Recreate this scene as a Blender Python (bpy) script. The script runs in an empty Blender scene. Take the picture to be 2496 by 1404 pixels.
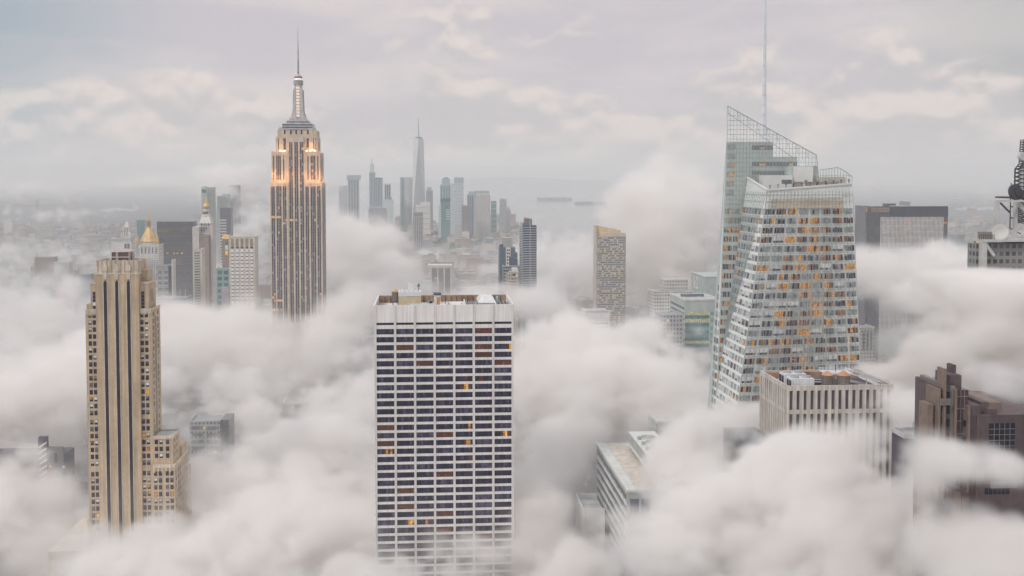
import bpy, bmesh, math, random
from mathutils import Vector, Matrix, noise as mnoise
random.seed(7)
C = bpy.context.scene.collection
R = math.radians
GRID = R(4.43)                     # the street grid's turn against the view

# ------------------------------------------------------------------ camera
CAM_Z = 260.0
FPX, CX, CY, PITCH = 2620.0, 1248.0, 563.0, R(2.73)
cd = bpy.data.cameras.new('camera')
cam = bpy.data.objects.new('camera', cd)
C.objects.link(cam)
cam.location = (0, 0, CAM_Z)
cam.rotation_euler = (R(90) - PITCH, 0, 0)
cd.sensor_width = 36.0
cd.lens = FPX / 2496.0 * 36.0
cd.shift_y = -(702.0 - CY) / 2496.0
cd.clip_start = 1.0
cd.clip_end = 200000.0
bpy.context.scene.camera = cam

def at(px, py, Y):
    """the point at distance Y south of the camera seen at this place of the photograph"""
    u, v = (px - CX) / FPX, (py - CY) / FPX
    dy = math.cos(PITCH) - v * math.sin(PITCH)
    dz = -math.sin(PITCH) - v * math.cos(PITCH)
    return Vector((u / dy * Y, Y, CAM_Z + dz / dy * Y))
def zat(py, Y): return at(CX, py, Y).z
def xat(px, Y, py=700): return at(px, py, Y).x

# ------------------------------------------------------------------ object helpers
def tag(o, label=None, cat=None, group=None, kind=None):
    if label: o['label'] = label
    if cat: o['category'] = cat
    if group: o['group'] = group
    if kind: o['kind'] = kind
    return o
def thing(name, label, cat, loc=(0, 0, 0), rz=0.0, group=None):
    o = bpy.data.objects.new(name, None)
    o.empty_display_size = 5
    C.objects.link(o)
    o.location = loc
    o.rotation_euler = (0, 0, rz)
    return tag(o, label, cat, group)

class MB:
    """collects faces; build() links them as one mesh object"""
    def __init__(s): s.v, s.f, s.m = [], [], []
    def quad(s, a, b, c, d, m=0):
        n = len(s.v); s.v += [tuple(a), tuple(b), tuple(c), tuple(d)]; s.f.append((n, n+1, n+2, n+3)); s.m.append(m)
        return s
    def poly(s, pts, m=0):
        n = len(s.v); s.v += [tuple(p) for p in pts]; s.f.append(tuple(range(n, n+len(pts)))); s.m.append(m)
        return s
    def box(s, x0, x1, y0, y1, z0, z1, m=0):
        if x1 < x0: x0, x1 = x1, x0
        if y1 < y0: y0, y1 = y1, y0
        if z1 < z0: z0, z1 = z1, z0
        n = len(s.v)
        s.v += [(x0,y0,z0),(x1,y0,z0),(x1,y1,z0),(x0,y1,z0),(x0,y0,z1),(x1,y0,z1),(x1,y1,z1),(x0,y1,z1)]
        for q in ((0,3,2,1),(4,5,6,7),(0,1,5,4),(1,2,6,5),(2,3,7,6),(3,0,4,7)):
            s.f.append(tuple(n+i for i in q)); s.m.append(m)
        return s
    def frus(s, r0, r1, z0, z1, m=0):
        """frustum between two rectangles (x0,x1,y0,y1)"""
        n = len(s.v)
        for (a, b, c, d), z in ((r0, z0), (r1, z1)):
            s.v += [(a,c,z),(b,c,z),(b,d,z),(a,d,z)]
        for q in ((0,3,2,1),(4,5,6,7),(0,1,5,4),(1,2,6,5),(2,3,7,6),(3,0,4,7)):
            s.f.append(tuple(n+i for i in q)); s.m.append(m)
        return s
    def prism(s, pts, z0, z1, m=0, pts1=None):
        """pts: counter-clockwise outline in x, y"""
        n = len(s.v); k = len(pts); q = pts1 or pts
        z1s = z1 if isinstance(z1, (list, tuple)) else [z1] * k
        s.v += [(p[0], p[1], z0) for p in pts] + [(p[0], p[1], z1s[i]) for i, p in enumerate(q)]
        s.f.append(tuple(n+i for i in reversed(range(k)))); s.m.append(m)
        s.f.append(tuple(n+k+i for i in range(k))); s.m.append(m)
        for i in range(k):
            j = (i+1) % k
            s.f.append((n+i, n+j, n+k+j, n+k+i)); s.m.append(m)
        return s
    def lathe(s, prof, cx=0, cy=0, seg=16, m=0, sq=1.0):
        """prof: list of (radius, z) bottom to top"""
        n = len(s.v); k = len(prof)
        for r, z in prof:
            for i in range(seg):
                a = 2*math.pi*(i+.5)/seg
                s.v.append((cx + r*math.cos(a), cy + r*math.sin(a)*sq, z))
        for j in range(k-1):
            for i in range(seg):
                i2 = (i+1) % seg
                s.f.append((n+j*seg+i, n+j*seg+i2, n+(j+1)*seg+i2, n+(j+1)*seg+i)); s.m.append(m)
        s.f.append(tuple(n+i for i in reversed(range(seg)))); s.m.append(m)
        s.f.append(tuple(n+(k-1)*seg+i for i in range(seg))); s.m.append(m)
        return s
    def bar(s, a, b, w, d=None, m=0):
        """a square bar from a to b"""
        a, b = Vector(a), Vector(b); d = d or w
        t = (b-a).normalized()
        up = Vector((0,0,1)) if abs(t.z) < .95 else Vector((0,1,0))
        x = t.cross(up).normalized()*(w/2); y = x.cross(t).normalized()*(d/2)
        n = len(s.v)
        for p in (a, b):
            s.v += [tuple(p-x-y), tuple(p+x-y), tuple(p+x+y), tuple(p-x+y)]
        for q in ((0,3,2,1),(4,5,6,7),(0,1,5,4),(1,2,6,5),(2,3,7,6),(3,0,4,7)):
            s.f.append(tuple(n+i for i in q)); s.m.append(m)
        return s
    def mesh(s, name, mats):
        me = bpy.data.meshes.new(name)
        me.from_pydata(s.v, [], s.f)
        if not isinstance(mats, (list, tuple)): mats = [mats]
        for x in mats: me.materials.append(x)
        if len(mats) > 1: me.polygons.foreach_set('material_index', s.m)
        bm = bmesh.new(); bm.from_mesh(me); bmesh.ops.recalc_face_normals(bm, faces=bm.faces[:]); bm.to_mesh(me); bm.free()
        return me
    def build(s, name, mats, parent=None, smooth=False):
        me = s.mesh(name, mats)
        if smooth: me.polygons.foreach_set('use_smooth', [True]*len(me.polygons))
        o = bpy.data.objects.new(name, me); C.objects.link(o)
        if parent is not None: o.parent = parent
        return o
def put(name, me, parent, loc=(0,0,0), rz=0.0):
    o = bpy.data.objects.new(name, me); C.objects.link(o); o.parent = parent; o.location = loc; o.rotation_euler = (0,0,rz)
    return o
# ------------------------------------------------------------------ materials
class NT:
    def __init__(s, mat): s.t = mat.node_tree; s.n = s.t.nodes; s.l = s.t.links
    def add(s, typ, **kw):
        n = s.n.new(typ)
        for k, v in kw.items():
            if k.startswith('i_'): n.inputs[k[2:].replace('_', ' ')].default_value = v
            else: setattr(n, k, v)
        return n
    def val(s, x, sock):
        if isinstance(x, bpy.types.NodeSocket): s.l.new(x, sock)
        elif isinstance(x, bpy.types.Node): s.l.new(x.outputs[0], sock)
        else: sock.default_value = x
    def math(s, op, a, b=0.0, c=None, clamp=False):
        n = s.n.new('ShaderNodeMath'); n.operation = op; n.use_clamp = clamp
        s.val(a, n.inputs[0]); s.val(b, n.inputs[1])
        if c is not None: s.val(c, n.inputs[2])
        return n.outputs[0]
    def mix(s, f, a, b, blend='MIX'):
        n = s.n.new('ShaderNodeMix'); n.data_type = 'RGBA'; n.blend_type = blend
        s.val(f, n.inputs[0])
        for x, k in ((a, 6), (b, 7)):
            if isinstance(x, (tuple, list)): x = tuple(x) + (1,) if len(x) == 3 else tuple(x)
            s.val(x, n.inputs[k])
        return n.outputs[2]
    def noise(s, vec, scale, detail=3, rough=.5, dim='3D'):
        n = s.n.new('ShaderNodeTexNoise'); n.noise_dimensions = dim
        if vec is not None: s.l.new(vec, n.inputs['Vector'])
        n.inputs['Scale'].default_value = scale; n.inputs['Detail'].default_value = detail; n.inputs['Roughness'].default_value = rough
        return n.outputs['Fac']
    def ss(s, x, a, b, o0=0.0, o1=1.0):
        n = s.n.new('ShaderNodeMapRange'); n.interpolation_type = 'SMOOTHSTEP'
        s.val(x, n.inputs[0]); n.inputs[1].default_value = a; n.inputs[2].default_value = b; n.inputs[3].default_value = o0; n.inputs[4].default_value = o1
        return n.outputs[0]
    def wn(s, vec):
        n = s.n.new('ShaderNodeTexWhiteNoise'); n.noise_dimensions = '3D'; s.l.new(vec, n.inputs['Vector']); return n.outputs['Value']
    def comb(s, x, y, z):
        n = s.n.new('ShaderNodeCombineXYZ')
        for i, q in enumerate((x, y, z)): s.val(q, n.inputs[i])
        return n.outputs[0]
    def sep(s, v):
        n = s.n.new('ShaderNodeSeparateXYZ'); s.l.new(v, n.inputs[0]); return n.outputs
    def obj(s): return s.n.new('ShaderNodeTexCoord').outputs['Object']

MATS = {}
def new_mat(name):
    m = bpy.data.materials.new(name); m.use_nodes = True; MATS[name] = m
    t = NT(m); b = t.n['Principled BSDF']
    return m, t, b
def plain(name, col, rough=.7, metal=0.0, var=.12, scale=.15, streak=0.0):
    """a solid surface with faint weathering"""
    m, t, b = new_mat(name)
    geo = t.n.new('ShaderNodeNewGeometry').outputs['Position']
    f = t.noise(geo, scale, 4, .6)
    f = t.ss(f, .3, .7, 1-var, 1+var)
    if streak:
        mp = t.n.new('ShaderNodeMapping'); t.l.new(geo, mp.inputs[0]); mp.inputs['Scale'].default_value = (1.2, 1.2, .04)
        g = t.ss(t.noise(mp.outputs[0], 1.0, 3, .6), .3, .75, 1-streak, 1+streak*.4)
        f = t.math('MULTIPLY', f, g)
    mu = t.n.new('ShaderNodeVectorMath'); mu.operation = 'SCALE'; mu.inputs[0].default_value = col
    t.l.new(f, mu.inputs['Scale'])
    t.l.new(mu.outputs[0], b.inputs['Base Color'])
    b.inputs['Roughness'].default_value = rough; b.inputs['Metallic'].default_value = metal
    return m
EX, EY = math.cos(GRID), math.sin(GRID)
def facade_uv(t):
    """metres along the front (u), metres along the side (w) and height (z) of the street grid"""
    x, y, z = t.sep(t.n.new('ShaderNodeNewGeometry').outputs['Position'])
    u = t.math('ADD', t.math('MULTIPLY', x, EX), t.math('MULTIPLY', y, EY))
    w_ = t.math('SUBTRACT', t.math('MULTIPLY', y, EX), t.math('MULTIPLY', x, EY))
    return u, w_, z
def glass(name, col, rough=.12, lit=None, strength=1.0, spots=0.0, var=.35):
    """a pane; lit panes glow from the room behind, stronger where the lamps hang"""
    m, t, b = new_mat(name)
    pos = t.n.new('ShaderNodeNewGeometry').outputs['Position']
    f = t.ss(t.noise(pos, .55, 3, .6), .3, .7, 1-var, 1+var)
    mu = t.n.new('ShaderNodeVectorMath'); mu.operation = 'SCALE'; mu.inputs[0].default_value = col; t.l.new(f, mu.inputs['Scale'])
    t.l.new(mu.outputs[0], b.inputs['Base Color'])
    b.inputs['Roughness'].default_value = rough; b.inputs['IOR'].default_value = 1.36
    if lit:
        b.inputs['Emission Color'].default_value = tuple(lit) + (1,)
        e = t.ss(t.noise(pos, .9, 4, .7), .35 + spots*.25, .62 + spots*.12, strength*.25*(1-spots), strength)
        t.l.new(e, b.inputs['Emission Strength'])
    return m
def windowed(name, wall, win, fu, fz, wu=.5, wz=.55, lit=.03, litcol=(1, .55, .18), rough=.6, axis_off=0.0, litpow=.9, var=.5):
    """masonry with rows of small punched windows, for buildings far off: a pattern in the wall's own surface"""
    m, t, b = new_mat(name)
    u, w_, z = facade_uv(t)
    nrm = t.n.new('ShaderNodeNewGeometry').outputs['True Normal']
    nx, ny, nz = t.sep(nrm)
    side = t.math('GREATER_THAN', t.math('ABSOLUTE', nx), .7)
    mx = t.n.new('ShaderNodeMix'); mx.data_type = 'FLOAT'; t.l.new(side, mx.inputs[0]); t.l.new(u, mx.inputs[2]); t.l.new(w_, mx.inputs[3])
    h = t.math('DIVIDE', mx.outputs[0], fu); k = t.math('DIVIDE', z, fz)
    inu = t.math('LESS_THAN', t.math('FRACT', h), wu); inz = t.math('LESS_THAN', t.math('FRACT', k), wz)
    up = t.math('LESS_THAN', t.math('ABSOLUTE', nz), .5)
    msk = t.math('MULTIPLY', t.math('MULTIPLY', inu, inz), up)
    oi = t.n.new('ShaderNodeObjectInfo').outputs['Random']
    r = t.wn(t.comb(t.math('FLOOR', h), t.math('FLOOR', k), oi))
    r2 = t.wn(t.comb(t.math('FLOOR', k), t.math('FLOOR', h), t.math('ADD', oi, 3.0)))
    pos = t.n.new('ShaderNodeNewGeometry').outputs['Position']
    g = t.ss(t.noise(pos, .03, 3, .6), .3, .7, .85, 1.12)
    hv = t.math('MULTIPLY', t.math('MULTIPLY_ADD', oi, var, 1-var/2), g)
    wc = t.n.new('ShaderNodeVectorMath'); wc.operation = 'SCALE'; wc.inputs[0].default_value = wall; t.l.new(hv, wc.inputs['Scale'])
    roof = t.n.new('ShaderNodeVectorMath'); roof.operation = 'SCALE'; roof.inputs[0].default_value = tuple(.55*c + .10 for c in wall); t.l.new(g, roof.inputs['Scale'])
    wn_ = t.n.new('ShaderNodeVectorMath'); wn_.operation = 'SCALE'; wn_.inputs[0].default_value = win; t.l.new(t.math('MULTIPLY_ADD', r2, 1.4, .4), wn_.inputs['Scale'])
    c0 = t.mix(up, roof.outputs[0], wc.outputs[0])
    t.l.new(t.mix(msk, c0, wn_.outputs[0]), b.inputs['Base Color'])
    b.inputs['Roughness'].default_value = rough
    b.inputs['Emission Color'].default_value = tuple(litcol) + (1,)
    t.l.new(t.math('MULTIPLY', t.math('MULTIPLY', msk, t.math('LESS_THAN', r, lit)), litpow), b.inputs['Emission Strength'])
    return m
# glass and rooms
G_DARK  = glass('glass_dark', (.018,.016,.034)); G_DARK2 = glass('glass_navy', (.036,.031,.070)); G_DARK3 = glass('glass_slate', (.078,.072,.125))
G_RED   = glass('glass_warm', (.05,.02,.02), lit=(.55,.13,.03), strength=.20, spots=.3)
G_LIT   = glass('room_lit', (.08,.04,.02), lit=(1.0,.42,.06), strength=.58, spots=.12)
G_LIT2  = glass('room_spots', (.05,.025,.03), lit=(1.0,.40,.08), strength=.7, spots=.9)
G_YEL   = glass('blind_lit', (.3,.2,.05), lit=(1.0,.55,.09), strength=.6, var=.1)
G_BLIND = glass('blind_pale', (.50,.50,.52), rough=.4, var=.15)
G_GREY  = glass('glass_grey', (.17,.18,.19), rough=.2)
G_WHITE = glass('blind_white', (.68,.68,.66), rough=.4, var=.1)
OFFICE = [G_DARK, G_DARK2, G_DARK3, G_RED, G_LIT, G_LIT2, G_YEL, G_BLIND, G_GREY, G_WHITE]
D1, D2, D3, RD, LT, SP, YL, BL, GR, WH = range(10)
def pick(rng, table):
    r = rng.random() * sum(w for _, w in table)
    for k, w_ in table:
        r -= w_
        if r <= 0: return k
    return table[0][0]
# ------------------------------------------------------------------ buildings on the street grid
class Bld:
    def __init__(s, name, label, cat, px, D, py=700, rz=GRID, group=None):
        p = at(px, py, D)
        s.ox, s.oy, s.rz = p.x, D, rz
        s.c, s.s = math.cos(rz), math.sin(rz)
        s.o = thing(name, label, cat, (p.x, D, 0), rz, group)
        s.win = []
    def x(s, px, py=700, y=0.0):
        v = (py - CY) / FPX
        k = (px - CX) / FPX / (math.cos(PITCH) - v*math.sin(PITCH))
        return (k*(s.oy + y*s.c) - s.ox + y*s.s) / (s.c - k*s.s)
    def z(s, py, x=0.0, y=0.0):
        Y = s.oy + x*s.s + y*s.c
        return zat(py, Y)
    def part(s, name, mb, mats, parent=None, smooth=False): return mb.build(name, mats, parent or s.o, smooth)
    # windows: quads with one material index per pane; the largest hundred stay parts of their own
    def window(s, quads, idx, prio=0.0): s.win.append((prio, quads, idx))
    def finish(s, name='window', mats=None, limit=100, lintel=None):
        mats = mats or OFFICE
        s.win.sort(key=lambda q: -q[0])
        rest = MB()
        for i, (pr, quads, idx) in enumerate(s.win):
            mb = MB() if i < limit else rest
            for q, k in zip(quads, idx): mb.quad(*q, m=k)
            if i < limit:
                used = sorted(set(idx)); mp = {k: j for j, k in enumerate(used)}
                mb.m = [mp[k] for k in mb.m]
                mb.build(name, [mats[k] for k in used], s.o)
        if rest.f: tag(rest.build(name, mats, s.o), kind='stuff')
        s.win = []
def front_quad(x0, x1, z0, z1, y=-.06): return ((x0,y,z0),(x1,y,z0),(x1,y,z1),(x0,y,z1))
def right_quad(x, y0, y1, z0, z1, e=.06): return ((x+e,y0,z0),(x+e,y1,z0),(x+e,y1,z1),(x+e,y0,z1))
def left_quad(x, y0, y1, z0, z1, e=.06): return ((x-e,y1,z0),(x-e,y0,z0),(x-e,y0,z1),(x-e,y1,z1))
GROUND = plain('ground', (.075,.08,.09), var=.35, scale=.004)
g = MB().quad((-45000,-2500,0),(45000,-2500,0),(45000,45000,0),(-45000,45000,0)).build('ground', GROUND); tag(g, kind='structure')
# ------------------------------------------------------------------ tan stepped tower at the left
def brick(name, c1, c2, scale=1.0, rough=.8):
    m, t, b = new_mat(name)
    u, w_, z = facade_uv(t)
    v = t.comb(t.math('ADD', u, w_), z, 0.0)
    n = t.n.new('ShaderNodeTexBrick'); t.l.new(v, n.inputs['Vector'])
    n.inputs['Color1'].default_value = c1 + (1,); n.inputs['Color2'].default_value = c2 + (1,)
    n.inputs['Mortar'].default_value = tuple(.75*q for q in c1) + (1,)
    n.inputs['Scale'].default_value = scale; n.inputs['Mortar Size'].default_value = .03; n.inputs['Brick Width'].default_value = .9; n.inputs['Row Height'].default_value = .42
    pos = t.n.new('ShaderNodeNewGeometry').outputs['Position']
    f = t.ss(t.noise(pos, .09, 4, .65), .3, .7, .86, 1.1)
    mp = t.n.new('ShaderNodeMapping'); t.l.new(pos, mp.inputs[0]); mp.inputs['Scale'].default_value = (.7, .7, .025)
    f2 = t.ss(t.noise(mp.outputs[0], 1, 3, .6), .3, .75, .76, 1.07)
    t.l.new(t.mix(1.0, n.outputs[0], t.comb(t.math('MULTIPLY', f, f2), t.math('MULTIPLY', f, f2), t.math('MULTIPLY', f, f2)), 'MULTIPLY'), b.inputs['Base Color'])
    b.inputs['Roughness'].default_value = rough
    return m
TAN = brick('tan_brick', (.62,.475,.325), (.56,.42,.28))
CREAM = plain('cream_stone', (.66,.56,.45), var=.15, streak=.25)
ROOF_D = plain('roof_dark', (.06,.05,.06), var=.4)
ROOF_G = plain('roof_grey', (.42,.42,.42), var=.25)
STEEL_W = plain('white_steel', (.70,.66,.62), rough=.5)
def fifth():
    rng = random.Random(5)
    B = Bld('stepped_tower', 'tall tan brick tower with three long dark window stripes and a stepped crown', 'skyscraper', 290, 650, 900)
    X, Z = B.x, B.z
    xl, xr = X(206,760), X(367,760); z3 = Z(757, 0); d3 = 23.0
    cl, cr = X(232,680), X(338,680); z2 = Z(692); zs = Z(667); zc = Z(635)
    body = MB()
    body.box(xl, cl, 1.5, d3, 0, z3).box(cr, xr, 1.5, d3, 0, z3)                      # outer wings
    body.box(cl, cr, 0, d3-1, 0, zs)                                                    # shaft
    t2l, t2r = X(217,700), X(359,700)
    body.box(t2l, cl, 2.6, d3-3, z3, z2).box(cr, t2r, 2.6, d3-3, z3, z2)                # second step
    body.box(cl-2.2, cl, 5, d3-5, z2, z2+6).box(cr, cr+3.5, 6, d3-5, z2, z2+8)
    body.box(xl, xl+2.6, 4, d3-4, z3, z3+3.6)
    B.part('wall', body, TAN)
    # setback copings

    for (a, b_, y0, y1, z) in ((xl, cl, 1.5, d3, z3), (cr, xr, 1.5, d3, z3), (t2l, cl, 2.6, d3-3, z2), (cr, t2r, 2.6, d3-3, z2)):
        cop = MB().box(a-.25, b_, y0-.25, y0+.35, z-.2, z+.9).box(a-.25 if a < 0 else b_-.35, a+.35 if a < 0 else b_+.25, y0+.35, y1, z-.2, z+.9)
        if z == z3:
            for i in range(7):
                q = a + .6 + i*(b_-a-1.2)/6; cop.box(q-.35, q+.35, 1.05, 1.26, z3-2.2-.5*(i % 2), z3+1.0)
        B.part('coping', cop, CREAM)
    # crown: ribbed parapet around the roof
    c = MB(); k0, k1 = X(234,650), X(336.5,650); dc = d3-2
    c.box(k0, k1, .5, 1.2, zs, zc).box(k1-.7, k1, 1.2, dc, zs, zc-.05).box(k0, k0+.7, 1.2, dc, zs, zc-.05).box(k0+.7, k1-.7, dc-.7, dc, zs, zc-.05)
    c.box(cl-.15, cr+.2, -.35, .5, zs-.5, zs+.55).box(cr, cr+.35, .5, d3-1, zs-.5, zs+.5)
    for q in (.25, .62): c.box(k0-.1, k1+.1, .38, .5, zs+(zc-zs)*q-.12, zs+(zc-zs)*q+.12)
    crown = B.part('crown', c, CREAM)
    for i in range(10):
        q = k0 + .5 + i*(k1-k0-1.0)/9
        r = MB().box(q-.28, q+.28, -.1, .36, zs+.55, zc-.4*(i % 2)+.5); B.part('rib', r, CREAM, crown)
    for i in range(7):
        q = 1.6 + i*(dc-2.2)/6
        B.part('rib', MB().box(k1, k1+.45, q-.28, q+.28, zs+.5, zc+.3), CREAM, crown)
    B.part('roof', MB().box(k0+.7, k1-.7, 1.2, dc-.7, zs+3, zs+4.2), ROOF_D)
    for (a, b_, y0, y1, z) in ((xl+.2, cl, 2, d3-.5, z3), (cr, xr-.4, 2, d3-.5, z3), (t2l+.2, cl, 3, d3-3.5, z2), (cr, t2r-.4, 3, d3-3.5, z2)):
        B.part('roof', MB().box(a, b_, y0, y1, z+.01, z+.25), ROOF_D)
    # dark stripes with pointed heads and finial pilasters
    for px in (256.2, 284.4, 312.9):
        q = X(px, 682); hw = 1.0; zt = Z(689)
        B.part('window_stripe', MB().poly([(q-hw,-.08,2),(q+hw,-.08,2),(q+hw,-.08,zt),(q,-.08,zt+1.7),(q-hw,-.08,zt)]), G_STRIPE)
        p = MB().box(q-hw-.42, q-hw, -.35, 0, 2, zt).box(q+hw, q+hw+.42, -.35, 0, 2, zt)
        B.part('stripe_frame', p, CREAM)
        f = MB().box(q-1.1, q+1.1, -.45, .3, zt+2.0, zs+1.5)
        f.prism([(q-1.5,-.7),(q+1.5,-.7),(q+1.5,.3),(q-1.5,.3)], zs+1.5, zs+4.2).frus((q-1.5,q+1.5,-.7,.3),(q-.4,q+.4,-.5,.1), zs+4.2, zs+6.2)
        B.part('finial', f, CREAM)
    # tall dark openings of the second step
    for (a, b_) in ((X(223,740), X(231,740)), (X(341.7,740), X(349.5,740))):
        z0, z1 = Z(754), Z(711)
        quads, idx = [], []
        n = 5
        for i in range(n):
            quads.append(front_quad(a, b_, z0+(z1-z0)*i/n, z0+(z1-z0)*(i+.93)/n, 2.52)); idx.append(WH if i == 1 and a < 0 else pick(rng, ((D1,5),(D2,2))))
        B.window(quads, idx, 99)
    # punched windows in pairs
    def w(x, z, wd=1.0, hh=1.4, y=1.44, pr=0):
        k = pick(rng, ((D1,6),(D2,3),(BL,5),(LT,.45),(YL,.12)))
        q0 = front_quad(x-wd, x+wd, z-hh, z+hh, y-.01)
        if k == BL:
            s = rng.choice((.0, .25, .5)); up = front_quad(x-wd+.16, x+wd-.16, z+.1-s, z+hh-.16, y-.04)
            B.window([q0, up] + ([front_quad(x-wd+.16, x+wd-.16, z-hh+.2, z-.25-s, y-.04)] if rng.random() < .35 else []), [D1, rng.choice((BL, WH, GR)), GR][:3], pr)
        elif k in (LT, YL):
            B.window([q0, front_quad(x-wd+.16, x+wd-.16, z-hh*rng.choice((1,.2))+.16, z+hh-.16, y-.04)], [D1, k], pr)
        else:
            B.window([q0, front_quad(x-wd+.2, x+wd-.2, z+.12, z+hh-.2, y-.03)], [k, D3 if rng.random() < .3 else k], pr)
    floors = []
    z = Z(769.4); i = 0
    while z > 14:
        floors.append(z); z -= 4.27
        i += 1
        if i in (15, 22): z -= 1.4 if i == 15 else 2.2
    for z in floors:
        for px in (217.2, 228.0, 344.2, 355.2): w(X(px, 769), z, pr=z)
    for z in floors[:40]:
        for q, dd in ((5.2, .55), (7.0, .55), (16.2, .55), (18.0, .55)):
            k = pick(rng, ((D1,5),(D2,3),(BL,1)))
            B.window([right_quad(xr, q-dd, q+dd, z-1.4, z+1.4)], [k], z-400)
    for q in (10.2, 12.4): B.part('window_stripe', MB().quad(*right_quad(xr, q-.5, q+.5, 2, z3-5)), G_STRIPE)
    for q in (7.5, 10.0, 12.5): B.part('window_stripe', MB().quad(*right_quad(t2r, q-.45, q+.45, z3+4, z2-4)), G_STRIPE)
    for q in (9.5, 11.5): B.part('window_stripe', MB().quad(*right_quad(cr, q-.45, q+.45, z2+3, zs-3)), G_STRIPE)
    # penthouse cage
    h0, h1 = X(264,620), X(309,620); z0, z1 = zc-3, Z(613.5)
    ph = B.part('penthouse', MB().box(h0+.4, h1-.4, 5.4, 15.6, z0, z1-.8), plain('cage_dark', (.10,.055,.05), var=.4))  # solid block; the cage's dark interior is put into its colour
    fr = MB()
    for q in (h0, h0+(h1-h0)*.3, h0+(h1-h0)*.38, h1): fr.box(q-.18, q+.18, 4.9, 5.25, z0, z1)
    fr.box(h0-.4, h1+.4, 4.7, 5.25, z1-.5, z1+.1).box(h0-.2, h1+.2, 4.9, 5.2, (z0+z1)/2+.3, (z0+z1)/2+.75)
    fr.box(h1-.2, h1+.3, 5.3, 16.2, z1-.5, z1+.1).box(h0-.3, h0+.2, 5.3, 16.2, z1-.5, z1+.1).box(h0-.3, h1+.3, 16.2, 16.6, z1-.5, z1+.1)
    for y in (8.6, 12.2, 16.0): fr.box(h1-.16, h1+.2, y-.18, y+.18, z0, z1)
    fr.bar((h0,4.9,z1+.4),(h1,4.9,z1+.9),.25).bar((h0+4,5,z0),(h0+9,5,z0+3.2),.2)
    B.part('roof_frame', fr, STEEL_W, ph)
    # the lower wing on the right
    a0, a1 = X(374.5,1066), X(419.5,1066); za = Z(1066); da = 19.0
    b1 = X(425.5,1140); zb = Z(1136); db = 36.0
    wing = MB().box(xr, a1, 1.2, da, zb-.5, za-.9).box(xr, b1, .3, db, 0, zb)
    wing.box(a1-4, b1-.4, 21, db-.5, zb, zb+6.5).box(b1, b1+1.6, 26, db+3, 0, zb-9)
    ww = B.part('side_wing', wing, TAN)
    cp = MB().box(xr, a1+.2, .9, 1.5, za-1.6, za+.2).box(a1-.4, a1+.25, 1.5, da, za-1.6, za+.2).box(xr, a1-.4, da-.5, da, za-1.6, za+.2)
    cp.box(xr, b1+.2, 0, .6, zb-1.6, zb+.5).box(b1-.35, b1+.25, .6, db, zb-1.2, zb+.5)
    for i in range(6):
        q = xr+.8+i*(b1-xr-1.2)/5; cp.box(q-.4, q+.4, -.25, -.02, zb-4.5+.8*(i % 2), zb-1.6)
    B.part('coping', cp, CREAM, ww)
    B.part('roof', MB().box(xr+.3, a1-.5, 1.6, da-.6, za-.9, za-.6), ROOF_G, ww)
    z = za-3.6
    while z > zb + 1.5:
        for px in (380.0, 391.5, 407.2): w(X(px,1080), z, y=1.16, pr=z)
        for q in (5, 6.8, 11, 13): B.window([right_quad(a1, q-.4, q+.4, z-1.3, z+1.3)], [D1], z-300)
        z -= 4.27
    z = zb-5.2
    while z > 12:
        for px in (379.5, 391, 407.8, 419): w(X(px,1180), z, y=.26, pr=z)
        for j in range(6):
            for dq in (0, 1.9): B.window([right_quad(b1 if j < 4 else b1+1.6, 3.4+j*5.5+dq-.5, 3.4+j*5.5+dq+.5, z-1.3, z+1.3)], [pick(rng, ((D1,5),(D2,3),(BL,2)))], z-350)
        z -= 4.27
    # podium and small annex at the foot
    po = MB().box(X(150,1330)-6, X(470,1330), -6, 60, 0, Z(1332)).box(xl-2.6, xl, 6, 20, 0, Z(1270))
    B.part('podium', po, CREAM)
    B.finish()
G_STRIPE = glass('stripe_glass', (.017,.018,.036), rough=.25, var=.45)
fifth()
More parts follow.
